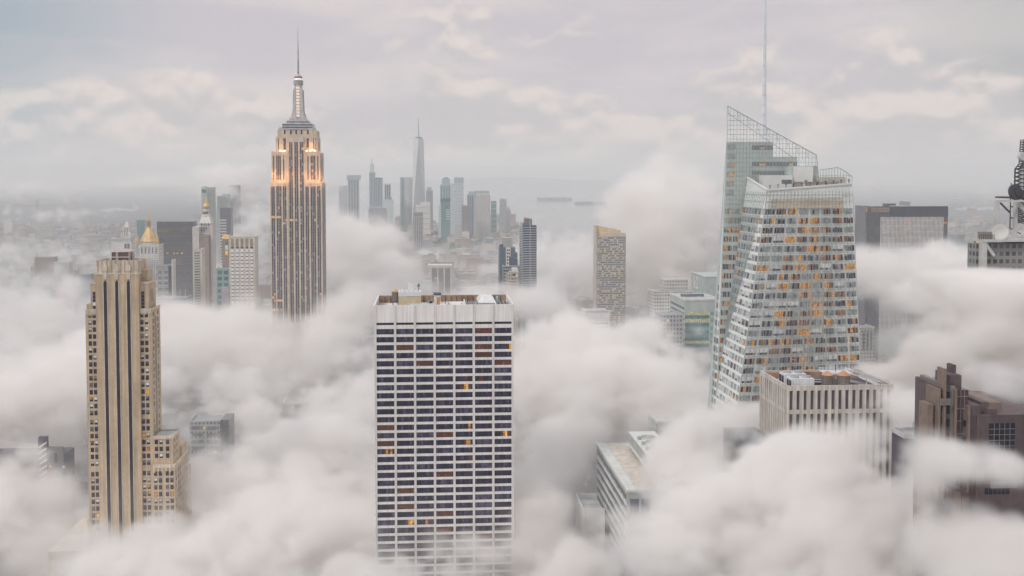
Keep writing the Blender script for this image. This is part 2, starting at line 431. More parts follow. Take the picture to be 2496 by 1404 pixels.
# ------------------------------------------------------------------ the great stone tower with the mast
def great_tower():
    rng = random.Random(11)
    LIME = plain('limestone', (.53,.445,.355), var=.12, streak=.18)
    LIME2 = plain('limestone_lit', (.54,.46,.37), var=.12, streak=.15)
    SILVER = plain('silver_metal', (.50,.49,.50), rough=.35, metal=.3, var=.15)
    LATT = plain('mast_steel', (.34,.33,.35), rough=.5, var=.2)
    B = Bld('stone_tower', 'tallest stone tower with a silver dome and needle mast above the clouds', 'skyscraper', 723, 1300, 446)
    X, Z = B.x, B.z
    WIN = tower_strip()
    xl, xr = X(658,446), X(785,446); z1 = Z(446); dep = 44.0
    cl, cr = X(703.5,446), X(741,446); z2 = Z(371); w1l, w1r = X(661.5,400), X(780.5,400)
    z3 = Z(333); c0, c1 = X(671,350), X(773,350); z4 = Z(317); e0, e1 = X(675,325), X(771,325)
    body = MB()
    body.box(xl, cl, 0, dep, 0, z1).box(cr, xr, 0, dep, 0, z1)
    body.box(cl, cr, 1.6, dep-1.6, 0, z3)
    body.box(w1l, cl, 1.0, dep-1, z1, z2).box(cr, w1r, 1.0, dep-1, z1, z2)
    body.box(c0, cl, 3.6, dep-3.6, z2, z3).box(cr, c1, 3.6, dep-3.6, z2, z3)
    body.box(xl-5, xl, 4, dep, 0, Z(806)).box(xr, xr+6, 4, dep, 0, Z(800)).box(cl-1.5, cr+1.5, -3.5, 1.5, 0, Z(786))
    B.part('wall', body, LIME)
    B.part('crown_block', MB().box(e0, e1, 5.2, dep-5.2, z3, z4).box(e0+5, e1-5, 4.4, 5.2, z3, z4-.6), LIME)
    # piers
    def strips(a, b, zb, zt, y, n, right=False, x=0):
        """one recessed ladder of windows with its thin mullions"""
        if not right:
            s = B.part('window_column', MB().quad(*front_quad(a, b, zb, zt, y-.05)), WIN)
            for i in range(1, n): B.part('mullion', MB().box(a+(b-a)*i/n-.2, a+(b-a)*i/n+.2, y-.35, y-.06, zb, zt), SILVER, s)
        else:
            s = B.part('window_column', MB().quad(*right_quad(x, a, b, zb, zt)), WIN)
            for i in range(1, n): B.part('mullion', MB().box(x+.07, x+.35, a+(b-a)*i/n-.2, a+(b-a)*i/n+.2, zb, zt), SILVER, s)
        return s
    zm = 6
    for p0, p1, n in ((661,669.3,2),(673.4,685.3,3),(689.5,697.5,2),(744.5,752.3,2),(757,769,3),(773,781,2)):
        strips(X(p0,446), X(p1,446), zm, z1-4, 0, n)
    for p0, p1, n in ((705.3,713.2,2),(717.8,726.6,2),(731.2,739.8,2)):
        a, b = X(p0,446), X(p1,446); zt = z3-6.5
        strips(a, b, zm, zt, 1.6, n)
        B.part('finial', MB().poly([(a,1.3,zt),(b,1.3,zt),(b,1.3,zt+3.5),((a+b)/2,1.3,zt+7),(a,1.3,zt+3.5)]).poly([(a,1.5,zt),(b,1.5,zt),(b,1.5,zt+3.5),((a+b)/2,1.5,zt+7),(a,1.5,zt+3.5)]), SILVER)
    for p0, p1, n in ((665,668,1),(673,684.5,3),(689.5,692.5,1),(749,752,1),(757,768.5,3),(773,776,1)):
        strips(X(p0,400), X(p1,400), z1+4, z2-4, 1.0, n)
    for p0, p1 in ((676.5,679),(689.5,696),(746.5,752.5),(762.5,765),(768,770.5)):
        strips(X(p0,350), X(p1,350), z2+3, z2+17, 3.6, 1)
    for i, p in enumerate((693,708,721,734,749.5)):
        B.part('window', MB().quad(*front_quad(X(p,325)-1, X(p,325)+1, z3+3, z3+8, 4.35)), G_DARK)
    for q, n in ((6,2),(14,3),(22,3),(30,3),(38,2)):
        strips(q-n*1.1, q+n*1.1, zm, z1-4, 0, n, True, xr)
        strips(q-n*.9, q+n*.9, z1+4, z2-4, 0, n, True, w1r)
    for q in (12, 22, 32): strips(q-2, q+2, z2+3, z3-7, 0, 2, True, c1)
    cop = MB().box(xl-.3, cl, -.4, .5, z1-1, z1+1.2); B.part('parapet', cop, LIME2)
    B.part('parapet', MB().box(cr, xr+.3, -.4, .5, z1-1, z1+1.2), LIME2)
    B.part('parapet', MB().box(w1l-.3, cl, .6, 1.4, z2-.8, z2+1.2), LIME2); B.part('parapet', MB().box(cr, w1r+.3, .6, 1.4, z2-.8, z2+1.2), LIME2)
    for k in range(12):
        q = e0+1+k*(e1-e0-2)/11; B.part('rib', MB().box(q-.5, q+.5, 4.9, 5.19, z3, z4+.8), LIME2) if k not in (4,5,6,7) else None
    # stepped silver base of the mast
    cx = (e0+e1)/2; cyy = dep/2
    def slab(pa, pb, ya, yb, mat, hd):
        zz0, zz1 = Z(yb, cx, cyy), Z(ya, cx, cyy); h = (X(pb,300,cyy)-X(pa,300,cyy))/2
        return MB().box(cx-h, cx+h, cyy-hd, cyy+hd, zz0, zz1)
    dome = B.part('mast_base', slab(686,759,302,317,0,14), SILVER)
    for ya, yb, pa, pb, hd in ((294.5,302,696,749,12),(289,294.5,703,744,10)): B.part('step', slab(pa,pb,ya,yb,0,hd), SILVER, dome)
    for ya in (304.5, 310.5): B.part('window_band', slab(685.6,759.4,ya,ya+2.6,0,14.2), G_DARK2, dome)
    B.part('window_band', slab(695.6,749.4,297.5,299.5,0,12.2), G_DARK2, dome)
    for sx in (-1, 1):
        for i in range(3):
            q = cx+sx*(14.5+i*3.2); B.part('drum', MB().lathe([(1.6,z4),(1.6,z4+3),(.3,z4+4.2)], q, 9, 8), SILVER, dome)
    zm0, zm1 = Z(289, cx, cyy), Z(208, cx, cyy)
    k = .496*(1300+cyy)/1300
    m = MB().lathe([(13*k,zm0),(11*k,zm0+(zm1-zm0)*.15),(10.0*k,zm0+(zm1-zm0)*.5),(9.6*k,zm1)], cx, cyy, 12)
    mast = B.part('mast_shaft', m, SILVER)
    for sx in (-1, 1):
        for sy in (-1, 1):
            B.part('buttress', MB().poly([(cx+sx*5*k,cyy+sy*7,zm0),(cx+sx*17.5*k,cyy+sy*7,zm0),(cx+sx*13*k,cyy+sy*7,zm0+9),(cx+sx*11.2*k,cyy+sy*7,zm1-6),(cx+sx*5*k,cyy+sy*7,zm1-2)]).poly([(cx+sx*5*k,cyy+sy*5.6,zm0),(cx+sx*17.5*k,cyy+sy*5.6,zm0),(cx+sx*13*k,cyy+sy*5.6,zm0+9),(cx+sx*11.2*k,cyy+sy*5.6,zm1-6),(cx+sx*5*k,cyy+sy*5.6,zm1-2)]), SILVER, mast)
    lit = glass('mast_light', (.6,.5,.45), rough=.4, lit=(1,.80,.66), strength=.55, var=.05)
    gl = B.part('glass_strip', MB().box(cx-4.6*k, cx+4.6*k, cyy-13.4*k, cyy-9*k, zm0+1, zm1-1), lit, mast)
    rail = plain('rust_rail', (.30,.14,.09))
    for i in range(11): B.part('rail', MB().box(cx-4.9*k, cx+4.9*k, cyy-13.7*k, cyy-13.42*k, zm0+1+i*(zm1-zm0-3)/10, zm0+1.7+i*(zm1-zm0-3)/10), rail, gl)
    for sx in (-1, 1): B.part('rail', MB().box(cx+sx*4.9*k-.3, cx+sx*4.9*k+.3, cyy-13.7*k, cyy-13.4*k, zm0+1, zm1), rail, gl)
    zz = lambda p: Z(p, cx, cyy)
    B.part('observatory', MB().lathe([(10*k,zm1),(11.8*k,zm1+1),(11.8*k,zz(202)),(11*k,zz(201)),(11.3*k,zz(199)),(11.3*k,zz(196.5)),(9.6*k,zz(195.5))], cx, cyy, 20), plain('ring_grey',(.36,.35,.35),var=.25), mast)
    B.part('light_ring', MB().lathe([(9.6*k,zz(195.4)),(9.6*k,zz(191))], cx, cyy, 20), glass('ring_lit',(.7,.7,.7),rough=.4,lit=(1,.93,.88),strength=.6,var=.05), mast)
    B.part('red_ring', MB().lathe([(9.9*k,zz(190.9)),(9.9*k,zz(188))], cx, cyy, 20), plain('ring_red',(.30,.06,.05)), mast)
    B.part('dome', MB().lathe([(9.3*k,zz(187.9)),(8*k,zz(185)),(5*k,zz(182)),(2.2*k,zz(180.4))], cx, cyy, 20), SILVER, mast, True)
    a = B.part('antenna', MB().lathe([(2.2*k,zz(180.3)),(2.0*k,zz(150)),(1.5*k,zz(149)),(1.2*k,zz(120)),(.8*k,zz(119)),(.55*k,zz(90)),(.28*k,zz(64))], cx, cyy, 8), LATT)
    for i in range(16):
        p = 178-i*6.2; r = (2.9-i*.14)*k
        B.part('antenna_ring', MB().lathe([(r,zz(p)),(r,zz(p-1.6))], cx, cyy, 8), LATT, a)
    # floodlights on the setbacks (lit in the photograph)
    lampg = glass('flood_lamp', (.9,.8,.6), lit=(1,.78,.45), strength=1.6, var=.05)
    for p, py, y in ((683,368,3.0),(689,369,3.0),(694,368,3.0),(747,369,3.0),(756,367,3.0),(761,365,3.0),(767,368,3.0)):
        q = X(p,365); zl = Z(py)
        f = B.part('floodlight', MB().lathe([(.5,zl-1.6),(1.3,zl-.8),(1.5,zl+.6),(.5,zl+1.4)], q, y-1.2, 10), lampg)
    def lamp(x, y, z, power, kids):
        L = bpy.data.lights.new('flood_lamp', 'POINT'); L.energy = power; L.color = (1,.47,.16); L.shadow_soft_size = 1.0
        o = bpy.data.objects.new('flood_lamp', L); C.objects.link(o); o.parent = B.o; o.location = (x,y,z)
    for p in (664, 671.3, 687.4, 700.5, 743, 754.6, 771, 782): lamp(X(p,440), -8, z1+7, 2200, 0)
    for p in (676, 686.5, 697, 750, 760, 770): lamp(X(p,368), -4.5, z2+6, 1150, 0)
    for q in (6, 18, 30, 40): lamp(w1r+8, q, z1+7, 1700, 0)
def tower_strip():
    m, t, b = new_mat('tower_strip')
    u, w_, z = facade_uv(t)
    fl = t.math('DIVIDE', z, 3.75)
    pane = t.math('LESS_THAN', t.math('FRACT', fl), .62)
    cell = t.comb(t.math('FLOOR', t.math('DIVIDE', t.math('ADD', u, w_), 1.9)), t.math('FLOOR', fl), 1.0)
    row = t.comb(t.math('FLOOR', t.math('DIVIDE', u, 22.0)), t.math('FLOOR', fl), 7.0)
    r1, r2 = t.wn(cell), t.wn(row)
    lit = t.math('MULTIPLY', pane, t.math('MAXIMUM', t.math('LESS_THAN', r1, .018), t.math('MULTIPLY', t.math('LESS_THAN', r2, .018), t.math('LESS_THAN', r1, .75))))
    pale = t.math('MULTIPLY', pane, t.math('GREATER_THAN', r1, .93))
    c = t.mix(pane, (.085,.07,.085), (.03,.025,.04))
    c = t.mix(pale, c, (.26,.26,.30))
    t.l.new(c, b.inputs['Base Color']); b.inputs['Roughness'].default_value = .3
    b.inputs['Emission Color'].default_value = (1,.45,.12,1)
    t.l.new(t.math('MULTIPLY', lit, .7), b.inputs['Emission Strength'])
    return m
great_tower()
# ------------------------------------------------------------------ white slab with long dark window bands
def white_slab():
    rng = random.Random(3)
    TRAV = plain('white_travertine', (.82,.785,.765), rough=.6, var=.05, scale=.05, streak=.15)
    B = Bld('white_office_slab', 'white office slab with seven bays of long dark window bands and a cluttered flat roof', 'office tower', 1082, 584, 900)
    X, Z = B.x, B.z
    xl, xr = X(911.5,745), X(1251.5,745); zt = Z(743); dep = 50.0
    wall = MB().box(xl+.4, xr-.4, .9, dep, 0, zt-6)
    B.part('wall', wall, TRAV)
    piers = [X(914.6,800) + (X(1249.8,800)-X(914.6,800))*i/7 for i in range(8)]
    # pair of fins at each pier
    for i, p in enumerate(piers):
        B.part('pier', MB().box(p-.62, p-.14, 0, .88, 0, zt).box(p+.14, p+.62, 0, .88, 0, zt).box(p-.13, p+.13, .3, .88, 0, zt), TRAV)
    zb = Z(785.5)
    for i in range(7):
        a, b = piers[i]+.63, piers[i+1]-.63
        pn = MB().box(a, b, .35, .88, zb, zt)
        B.part('top_panel', pn, TRAV)
        B.part('louver_slot', MB().quad(*front_quad(a, b, Z(791.3), zb-.01, .84)), OFFICE[D1])
    # roof
    par = MB().box(xl+.4, xr-.4, .4, .95, zt, zt+.01)
    par = MB().box(xl-.2, xl+.5, .9, dep, zt-6, zt).box(xr-.5, xr+.2, .9, dep, zt-6, zt)
    B.part('parapet', par, TRAV)
    B.part('back_parapet', MB().box(xl+.5, xr-.5, dep-.8, dep, zt-6, zt), plain('roof_brown', (.32,.19,.12), var=.35))
    B.part('roof', MB().box(xl+.5, xr-.5, .95, dep-.8, zt-6, zt-4.2), plain('roof_pale', (.50,.52,.51), var=.3, scale=.2))
    for i in range(22):
        q = xl+4+i*(xr-xl-8)/21; B.part('parapet_brace', MB().box(q-.2, q+.2, dep-1.6, dep-.82, zt-4.2, zt-.6), ROOF_D)
    rng_rows = []
    z0 = Z(807.6, 0); dz = 4.40; h = 1.45
    for r in range(40):
        zc = z0 - r*dz
        if zc < 6: break
        for i in range(7):
            a, b = piers[i]+.63, piers[i+1]-.63
            mood = pick(rng, ((0,9),(1,.8),(2,1.2),(3,2)))
            if 0 < r < 14 and i in (4,5,6) and rng.random() < .2: mood = 2
            n = 8; quads = []; idx = []
            lo = rng.randrange(n); hi = lo + rng.randrange(2, 6)
            for j in range(n):
                q0, q1 = a+(b-a)*j/n, a+(b-a)*(j+1)/n
                k = pick(rng, ((D1,6),(D2,5),(D3,.5)))
                if mood == 1: k = RD if rng.random() < .75 else SP
                if mood == 2 and lo <= j < hi: k = pick(rng, ((LT,2),(SP,3),(YL,.9),(RD,1.5)))
                if mood == 3: k = pick(rng, ((D2,3),(D3,3)))
                quads.append(front_quad(q0, q1, zc-h, zc+h, .82)); idx.append(k)
                if k in (D2, D3) and rng.random() < .35:
                    quads.append(front_quad(q0+.1, q1-.1, zc+h-rng.choice((.6,1.1,1.8)), zc+h-.05, .80)); idx.append(D3)
            B.window(quads, idx, zc)
        if r < 40:
            B.part('spandrel', MB().box(xl+1, xr-1, .45, .86, zc-dz+h+.12, zc-h-.12), TRAV) if zc-dz > 0 else None
    B.part('spandrel', MB().box(xl+1, xr-1, .45, .86, z0+h+.12, Z(791.6)), TRAV)
    # side wall panels
    B.finish()
    # things standing on the roof
    zr = zt-4.2
    W = lambda x, y: tuple(B.o.matrix_basis @ Vector((x, y, zr)))
    PALE = plain('unit_white', (.66,.66,.66), rough=.5); TANP = plain('unit_tan', (.55,.44,.30)); GREYP = plain('unit_grey', (.30,.31,.33)); DARKP = plain('unit_dark', (.035,.03,.045))
    def item(name, label, cat, x, y, group=None):
        o = thing(name, label, cat, (B.o.location.x + x*B.c - y*B.s, B.o.location.y + x*B.s + y*B.c, zr), B.rz, group); return o
    xx = lambda p: X(p, 730, 25)
    water_tank(item('water_tank', 'small orange-roofed water tank on the white slab roof', 'water tank', xx(963), 33), 2.1, 5.2)
    o = item('plant_room', 'tan plant room with white top on the white slab roof', 'plant room', xx(986), 30)
    MB().box(-3.4,3.4,-4,5,0,6.2).build('wall', TANP, o); MB().box(-3.5,9.4,-4.2,5.2,6.21,8.8).build('roof', PALE, o)
    MB().box(3.41,9.3,-3.9,5,0,6.2).build('annex', TANP, o)
    for i in range(5): MB().lathe([(.6,8.8),(.6,9.8),(.2,10.2)], -2.6+i*2.4, -2, 8).build('vent', PALE, o)
    o = item('satellite_box', 'white antenna box above the tan plant room', 'antenna', xx(1002), 34); MB().box(-1.8,1.8,-1,1,8.81,12.6).build('cabinet', PALE, o); MB().bar((4.2,0,8.8),(4.2,0,13.0),.35).bar((3.4,0,11.8),(5.2,0,11.8),.5).bar((3.5,0,10.8),(5,0,11.2),.3).build('mast', DARKP, o)
    o = item('stair_house', 'grey stair house with an orange lit door on the white slab roof', 'roof house', xx(1066), 28); MB().box(-1.9,1.9,-3,4,0,7).build('wall', PALE, o); MB().quad((-.4,-3.06,0),(1.6,-3.06,0),(1.6,-3.06,5.6),(-.4,-3.06,5.6)).build('door', plain('orange_door',(.48,.23,.06)), o); MB().box(-2.2,2.2,-3.5,4.5,7.01,7.6).build('roof', ROOF_D, o)
    o = item('roof_deck', 'long pale raised deck across the middle of the white slab roof', 'roof deck', xx(1103), 26); MB().box(-7.2,7.2,-11,9,0,2.0).build('deck', PALE, o); MB().bar((-4,-3,2),(-4,-3,7),.3).build('pole', DARKP, o)
    o = item('tank_shed', 'long low pale shed with round roof on the white slab roof', 'shed', xx(1028), 18); MB().box(-6.6,6.6,-2,2,0,2).prism([(-6.6,-2.2),(6.6,-2.2),(6.6,2.2),(-6.6,2.2)],2.01,2.9,0,[(-6.6,-.8),(6.6,-.8),(6.6,.8),(-6.6,.8)]).build('body', plain('shed_green',(.40,.43,.40)), o)
    for px, y, lab in ((1146,27,'dark cooling well left of the round-topped unit on the white slab roof'),(1226,28,'dark cooling well at the right end of the white slab roof')):
        o = item('cooling_well', lab, 'cooling well', xx(px), 22); hw = 2.9 if px < 1200 else 4.6
        MB().box(-hw,hw,-15,15,0,1.4).build('pit', DARKP, o)
        for i in range(5): MB().box(-hw+1+i*hw*.42,-hw+1.5+i*hw*.42,-14,14,1.41,2.0).build('rail', GREYP, o)
        MB().box(-hw-.5,-hw,-15,15,0,3.2).build('curb', PALE, o)
    o = item('cooling_unit', 'rounded pale cooling unit beside the dark well on the white slab roof', 'cooling unit', xx(1186), 30); MB().box(-5.1,5.1,-12,12,0,3).build('base', GREYP, o); MB().prism([(-5.1,-12),(5.1,-12),(5.1,12),(-5.1,12)],3.01,5.6,0,[(-3.6,-9),(3.6,-9),(3.6,9),(-3.6,9)]).build('hood', PALE, o); MB().lathe([(.8,0),(.8,5),(.3,5.6)],6.3,0,10).build('duct', plain('teal_duct',(.30,.42,.42)), o)
    rg = random.Random(2)
    for k in range(14):
        o = item('roof_vent', 'small vent on the pale roof of the white office slab', 'vent', xx(rg.choice((935,945,1030,1045,1052,1090,1112,1122)))+rg.uniform(-1,1), rg.uniform(3,44), 'vents on the white slab roof')
        h = rg.uniform(1.0,2.6); MB().box(-rg.uniform(.5,1.2),rg.uniform(.5,1.2),-.8,.8,0,h).build('box', rg.choice((GREYP, PALE, DARKP)), o); MB().lathe([(.3,h),(.3,h+.5),(.5,h+.6),(.1,h+.9)],0,0,8).build('cap', GREYP, o)
    o = item('pipe_run', 'brown pipe run along the left edge of the white slab roof', 'pipes', xx(925), 22); MB().box(-2.2,1.5,-18,18,0,1).bar((2,-17,1.2),(2,17,1.2),.5).bar((3.2,-17,1.0),(3.2,17,1.0),.4).build('pipes', plain('pipe_brown',(.36,.24,.16)), o)
def water_tank(o, r, h, cone=None):
    """a round wooden tank on a steel stand, under a cone roof"""
    wood = MATS.get('tank_wood') or plain('tank_wood', (.20,.165,.14), var=.3, streak=.3)
    cop = MATS.get('tank_roof') or plain('tank_roof', (.50,.25,.13), var=.2)
    st = MATS.get('tank_steel') or plain('tank_steel', (.06,.055,.06))
    f = MB()
    for sx in (-1,1):
        for sy in (-1,1): MB().bar((sx*r*.7,sy*r*.7,0),(sx*r*.7,sy*r*.7,2.4),.4).build('leg', st, o)
    MB().box(-r*.9,r*.9,-r*.9,r*.9,2.4,2.8).build('stand', st, o)
    t_ = MB().lathe([(r,2.8),(r,2.8+h)], 0, 0, 18).build('tank', wood, o)
    for i in range(4): MB().lathe([(r+.06,3.4+i*h*.27),(r+.06,3.55+i*h*.27)], 0, 0, 18).build('hoop', st, t_)
    MB().lathe([(r*1.08,2.8+h),(r*1.06,3.0+h),(.15,2.8+h+r*.75)], 0, 0, 18).build('roof', cop, o)
white_slab()
# ------------------------------------------------------------------ faceted glass tower with the spire
def glass_tower():
    rng = random.Random(17)
    PALEG = plain('pale_glass_skin', (.74,.765,.735), rough=.16, var=.05, scale=.08)
    CORE = plain('core_wall', (.46,.51,.49), rough=.6, var=.08)
    MULL = plain('glass_mullion', (.34,.38,.37), rough=.4)
    WHITEP = plain('penthouse_white', (.70,.70,.69), rough=.5, var=.06)
    TANG = plain('tan_screen', (.55,.46,.36), rough=.3, var=.12)
    D = 565.0; org = at(1870, 900, D)
    root = thing('glass_tower', 'pale faceted glass tower with slanted lattice crown, lit floors and a white spire', 'skyscraper', (org.x, D, 0), 0)
    L = lambda px, py, d: at(px, py, d) - Vector((org.x, D, 0))
    # --- front volume
    A = L(1870,463,565); TR = L(2077,447.5,578); BK = L(1822,433,602)
    FLb = L(1813,875,565); Q = L(1763,850,602)
    FR = L(2098,898,579)
    def ext(a, b, z): f = (z-a.z)/(b.z-a.z); return a + (b-a)*f
    FL0, FR0, Q0 = ext(A, FLb, 0), ext(TR, FR, 0), ext(BK, Q, 0)
    BR, BR0 = L(2066,452,625), L(2120,1300,640); BR0.z = 0
    T2 = Vector((BK.x, BK.y, BK.z))
    body = MB()
    body.poly([FL0, FR0, TR, A]).poly([A, Q, FLb]).poly([FLb, Q, Q0, FL0]).poly([A, BK, Q]).poly([FR0, BR0, BR, TR]).poly([BR0, Q0, Q, BK, BR]).poly([FL0, Q0, BR0, FR0])
    skin = MB().poly([FL0, FR0, TR, A]).poly([A, FLb, Q]).poly([FLb, FL0, Q0, Q]).poly([A, Q, BK]).poly([FR0, BR0, BR, TR]).poly([BR0, Q0, Q, BK, BR])
    B = Bld.__new__(Bld); B.o = root; B.win = []
    skin.build('glass_skin', PALEG, root)
    cut = min(A.z, TR.z) - 3.0
    MB().poly([ext(A,FL0,cut)+Vector((.3,.5,0)), ext(TR,FR0,cut)+Vector((-.3,.5,0)), Vector((BR.x-.3,BR.y-.5,cut)), Vector((BK.x+.3,BK.y-.5,cut))]).build('roof', ROOF_D, root)
    # dark gutter and rail along the roof edge
    up = Vector((0,0,.5))
    g = MB()
    for a, b in ((BK,A),(A,TR)):
        g.bar(a, b, 1.0, .9)
    g.build('roof_edge', WHITEP, root)
    g = MB().bar(A+Vector((1.5,3,-.8)), A+(TR-A)*.42+Vector((0,3,-.6)), 2.2, 1.8); g.build('roof_gutter', ROOF_D, root)
    for i in range(11):
        p = A + (TR-A)*(.04+i*.093) + Vector((0,1.5,0))
        MB().bar(p, p+Vector((0,0,2.2)), .28).bar(p+Vector((-.6,0,2.2)), p+Vector((.6,0,2.2)), .35).build('davit', ROOF_D, root)
    # --- floors: window groups on each facet
    def facet(eL, eR, rows, groups, h, table, prio, margin=.48, off=.10, lean=0):
        for i, z in enumerate(rows):
            if z < 4: continue
            a0, b0, a1, b1 = eL(z-h), eR(z-h), eL(z+h), eR(z+h)
            wid = (b0-a0).length
            if wid < 1.2: continue
            nrm = (b0-a0).cross(a1-a0).normalized()
            if nrm.dot(Vector((0,-D,CAM_Z-z)) - a0) < 0: nrm = -nrm
            n = max(1, int(round(wid/groups)))
            for k in range(n):
                f0, f1 = k/n + margin/wid, (k+1)/n - margin/wid
                q, idx = [], []
                mood = pick(rng, table)
                pn = max(1, int(round(wid*(f1-f0)/1.55)))
                for j in range(pn):
                    u0 = f0+(f1-f0)*j/pn + .10/wid; u1 = f0+(f1-f0)*(j+1)/pn - .10/wid
                    def P(u, v): return (a0+(b0-a0)*u)*(1-v) + (a1+(b1-a1)*u)*v + nrm*off
                    lo = 0.0
                    if mood == 'blind':
                        idx.append(WH if rng.random() < .6 else 7); q.append((P(u0,.34),P(u1,.34),P(u1,1),P(u0,1)))
                        idx.append(GR if rng.random() < .4 else D2); q.append((P(u0,0),P(u1,0),P(u1,.33),P(u0,.33))); continue
                    k_ = {'dark': ((D2,5),(D3,4),(GR,2)), 'lit': ((LT,5),(SP,2),(RD,2),(D2,1)), 'mix': ((D2,3),(SP,2),(LT,1),(GR,2)), 'warm': ((RD,4),(SP,3),(D2,2)), 'grey': ((GR,5),(D3,1)), 'pale': ((7,4),(GR,2),(RD,.4))}[mood]
                    idx.append(pick(rng, k_)); q.append((P(u0,0),P(u1,0),P(u1,1),P(u0,1)))
                    if rng.random() < .25: idx.append(GR); q.append(tuple(v_ + nrm*.03 for v_ in (P(u0,.75),P(u1,.75),P(u1,1),P(u0,1))))
                B.window(q, idx, prio + z*.5)
    line = lambda a, b: (lambda z: a + (b-a)*((z-a.z)/(b.z-a.z)))
    scale = D/FPX
    zs = [CAM_Z - (516 + 23.0*i - 438)*scale for i in range(60)]
    zs = [z for z in zs if z > 0]
    eA, eTR = line(A, FL0), line(TR, FR0)
    facet(eA, eTR, zs, 6.9, 1.5, (('lit',5.5),('warm',2.4),('dark',1.9),('blind',2.6),('mix',2.4),('grey',2.8)), 1000)
    # chamfer (triangle then strip)
    eQ = lambda z: (line(A, Q)(z) if z > Q.z else line(Q, Q0)(z))
    facet(eQ, eA, [z for z in zs if z < A.z-9], 5.5, 1.62, (('pale',6),('blind',3),('warm',.8),('mix',.8),('grey',2.5)), 300)
    eBL = line(BK, Q)
    facet(eBL, eQ, [z for z in zs if Q.z+4 < z < A.z-4], 5.0, 1.62, (('dark',1.6),('grey',5),('lit',.6)), 200)
    eBR = line(BR, BR0)
    # upper storeys of the front: tan screens behind the glass
    ba = []
    for py0, py1, m_ in ((485,497,0),(470,482,1),(499,508,2)):
        z0, z1 = CAM_Z-(py1-438)*scale, CAM_Z-(py0-438)*scale
        a0, b0, a1, b1 = eA(z0), eTR(z0), eA(z1), eTR(z1); o_ = Vector((0,-.06,0))
        f0, f1 = .06, .88
        MB().quad(a0+(b0-a0)*f0+o_, a0+(b0-a0)*f1+o_, a1+(b1-a1)*f1+o_, a1+(b1-a1)*f0+o_).build('screen_panel', (TANG, PALEG, TANG)[m_], root)
    # mullion lattice standing proud of the front and the chamfers
    def lattice(eL, eR, z0, z1, pitch, w, off, name='mullion_grid', rows=None, nz=24):
        m = MB()
        top = (eR(z1)-eL(z1)).length; bot = (eR(z0)-eL(z0)).length
        n = max(2, int(round(max(top, bot)/pitch)))
        for k in range(n+1):
            f = k/n
            p0 = eL(z0)+(eR(z0)-eL(z0))*f + off; p1 = eL(z1)+(eR(z1)-eL(z1))*f + off
            m.bar(p0, p1, w)
        for z in rows or ():
            if z0 < z < z1: m.bar(eL(z)+off, eR(z)+off, w)
        m.build(name, MULL, root)
    fo = Vector((0,-.2,0))
    lattice(eA, eTR, 60, A.z-.4, 3.45, .16, fo, rows=[z-2.5 for z in zs]+[244.5,248.5,252])
    lattice(eBL, eQ, Q.z+3, A.z-1, 3.0, .16, Vector((-.2,-.1,0)), rows=[z-2.5 for z in zs]+[244.5,248.5,252])
    # --- rear volume
    dR = 602.0
    RT, RR, RB = L(1773,258,dR), L(1990,378,dR), L(1997,450,dR)
    Rl0 = ext(L(1772,345,dR), L(1752,850,dR), 0)
    lt = [L(1772,345,dR), L(1752,850,dR)]
    eRL = lambda z: RT + (lt[0]-RT)*((z-RT.z)/(lt[0].z-RT.z)) if z > lt[0].z else lt[0] + (Rl0-lt[0])*((z-lt[0].z)/(Rl0.z-lt[0].z))
    eRR = lambda z: RR + (RB-RR)*((z-RR.z)/(RB.z-RR.z)) + Vector((0,0,0))
    zsol = zat(345, dR)
    z382, z405 = zat(382, dR), zat(404, dR)
    x1886, x1945 = L(1886,345,dR).x, L(1945,382,dR).x; xr_ = L(1995,430,dR).x
    cb = Vector((0,1.6,0))
    back = 46
    left0, leftT = eRL(0), eRL(zsol)
    lowxl = L(1766,404,dR).x
    core = MB()
    core.poly([eRL(0)+cb, Vector((x1886, left0.y+1.6, 0)), Vector((x1886, leftT.y+1.6, zsol)), leftT+cb])
    core.poly([Vector((x1886,left0.y+1.6,0)), Vector((x1886,left0.y+back,0)), Vector((x1886,left0.y+back,zsol)), Vector((x1886,left0.y+1.6,zsol))])
    core.poly([leftT+cb, Vector((x1886,leftT.y+1.6,zsol)), Vector((x1886,leftT.y+back,zsol)), leftT+Vector((13,back,0))])
    core.poly([eRL(0)+Vector((0,back,0)), eRL(0)+cb, leftT+cb, leftT+Vector((13,back,0))])
    core.box(x1886, x1945, left0.y+1.6, left0.y+back, 0, z382).box(x1945, xr_, left0.y+1.6, left0.y+back, 0, z405)
    core.build('core_wall', CORE, root)
    # left chamfer skin
    def ch(z): return eRL(z)+Vector((2.1 - min(120, max(0, zsol-z))*.028, 10, 0))
    MB().poly([ch(0), eRL(0)+Vector((0,1.55,0)), eRL(zsol)+Vector((0,1.55,0)), ch(zsol)]).poly([ch(zsol), eRL(zsol)+Vector((0,1.55,0)), RT+Vector((0,1.55,0)), RT+Vector((1.9,9,-1))]).build('corner_facet', PALEG, root)
    facet(lambda z: ch(z), lambda z: eRL(z)+Vector((0,1.55,0)), [z for z in zs if z < zsol-30], 5, 1.62, (('dark',3),('grey',4),('mix',1)), 150)
    # louvers and windows on the core
    yl = left0.y + 1.52
